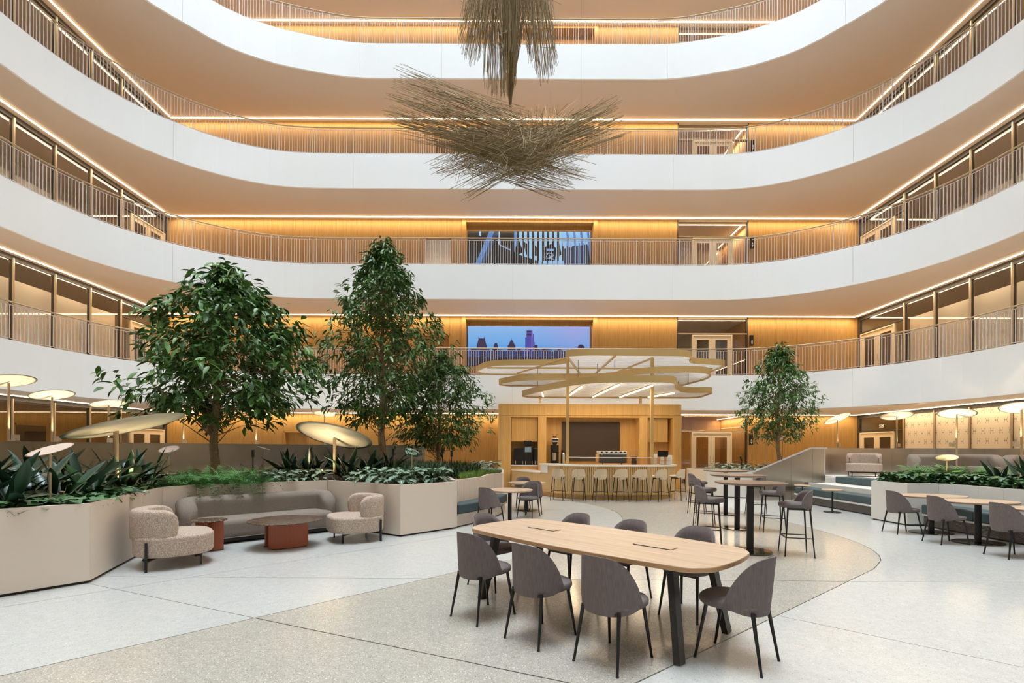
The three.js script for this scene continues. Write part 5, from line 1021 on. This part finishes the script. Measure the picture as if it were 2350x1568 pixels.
// small plaque in the sedum
{ const t = thing('plaque', 'small tilted bronze plaque in the sedum behind the curved bench', 'plaque', [-.98, .84, 11.3]); mesh('plate', new THREE.BoxGeometry(.16, .012, .12).rotateX(.6).translate(0, .09, 0), M.discTan, t); mesh('stake', box(.02, .08, .02, 0, .04, 0), M.mullion, t); }

// ---------- hanging rod sculptures ----------
function rods(name, label, list, r) {
  const t = thing(name, label, 'sculpture'); const g = list.map(([a, b]) => bar(a, b, r, r, 4));
  mesh('rods', merge(g), M.brass, t).userData.kind = 'stuff';
  return t;
}
{
  const px = (x, y, d) => [(x - 1175) / 1110 * d, 1.53 + (1031 - y) / 1110 * d, -d];
  const list = [], lerp = (a, b, t) => a + (b - a) * t;
  const fan = (n, e0, e1, s0, s1, dd, jit = 12) => { for (let k = 0; k < n; k++) { const t = rnd(), u = Math.min(1, Math.max(0, t + rr(-.22, .22))), de = 11 + rr(-dd, dd), ds = 11 + rr(-.8, .8), far = rr(0, 1) ** 1.6, ex = lerp(e0[0], e1[0], t) + rr(-jit, jit), ey = lerp(e0[1], e1[1], t) + rr(-jit, jit), sx = lerp(s0[0], s1[0], u) + rr(-25, 25), sy = lerp(s0[1], s1[1], u) + rr(-18, 18); list.push([px(lerp(ex, sx, far * .42), lerp(ey, sy, far * .42), lerp(de, ds, far * .4)), px(sx, sy, ds)]); } };
  fan(190, [912, 158], [872, 265], [1190, 262], [1230, 372], 1.0, 14); fan(80, [872, 265], [930, 320], [1200, 330], [1260, 400], 1.0);
  fan(170, [1412, 222], [1440, 312], [1150, 340], [1190, 400], 1.0, 14); fan(40, [1300, 235], [1420, 225], [1190, 330], [1260, 350], .8);
  fan(120, [968, 378], [1070, 458], [1200, 280], [1290, 330], 1.0, 12); fan(120, [1352, 398], [1290, 458], [1030, 300], [1090, 390], 1.0, 12);
  fan(60, [1180, 248], [1275, 245], [1200, 340], [1260, 350], .8, 8);
  for (let k = 0; k < 480; k++) { const x = rr(1030, 1310), y = rr(270, 405), a = rr(0, 6.28), l = rr(30, 75), d = 11 + rr(-1, 1); list.push([px(x, y, d), px(x + Math.cos(a) * l, y + Math.sin(a) * l * .6, d + rr(-.7, .7))]); }
  const t = rods('rod_sculpture', 'wide hanging nest sculpture of crossing brass rods', list, .0042);
  for (const [x, y, y2] of [[1195, 270, 215], [1260, 262, 212], [1010, 250, -400], [1330, 270, -400]]) mesh('cable', bar(px(x, y, 11), px(x, y2, 11), .0015, .0015, 4), M.grille, t);
}
{
  const px = (x, y, d) => [(x - 1175) / 1110 * d, 1.53 + (1031 - y) / 1110 * d, -d], list = [];
  const hangs = (n, x0, x1, yA, yB, top, spreadTop, dd) => { for (let k = 0; k < n; k++) { const t = rnd(), x = x0 + (x1 - x0) * t, e = yA + (yB - yA) * (1 - Math.abs(t - .5) * 2) + rr(-35, 15), tx = 1165 + (x - 1165) * spreadTop + rr(-14, 14), d = 12 + rr(-dd, dd), ty = top + rr(-60, 120); list.push([px(x, e, d), px(tx, Math.min(e - 60, ty), 12 + (d - 12) * .6)]); } };
  hangs(100, 1045, 1112, 95, 150, -200, .55, .8); hangs(100, 1206, 1282, 130, 195, -200, .55, .8); hangs(120, 1104, 1182, 190, 225, -120, .8, .7);
  hangs(110, 1060, 1270, 60, 110, -260, .7, .9);
  for (let k = 0; k < 130; k++) { const a = rr(0, 6.28), r = rr(.1, 1); list.push([px(1168 + rr(-3, 3), 248 + rr(-40, 0), 12), px(1166 + Math.cos(a) * 62 * r, -100 + rr(-80, 80), 12 + Math.sin(a) * .7 * r)]); }
  for (let k = 0; k < 220; k++) { const x = rr(1070, 1265), y = rr(-250, 120), a = rr(0, 6.28), l = rr(20, 50), d = 12 + rr(-.6, .6); list.push([px(x, y, d), px(x + Math.cos(a) * l, y + Math.sin(a) * l, d + rr(-.4, .4))]); }
  rods('rod_sculpture', 'narrow hanging sculpture of brass rods ending in a downward point', list, .0045);
}

renderer.render(scene, camera);
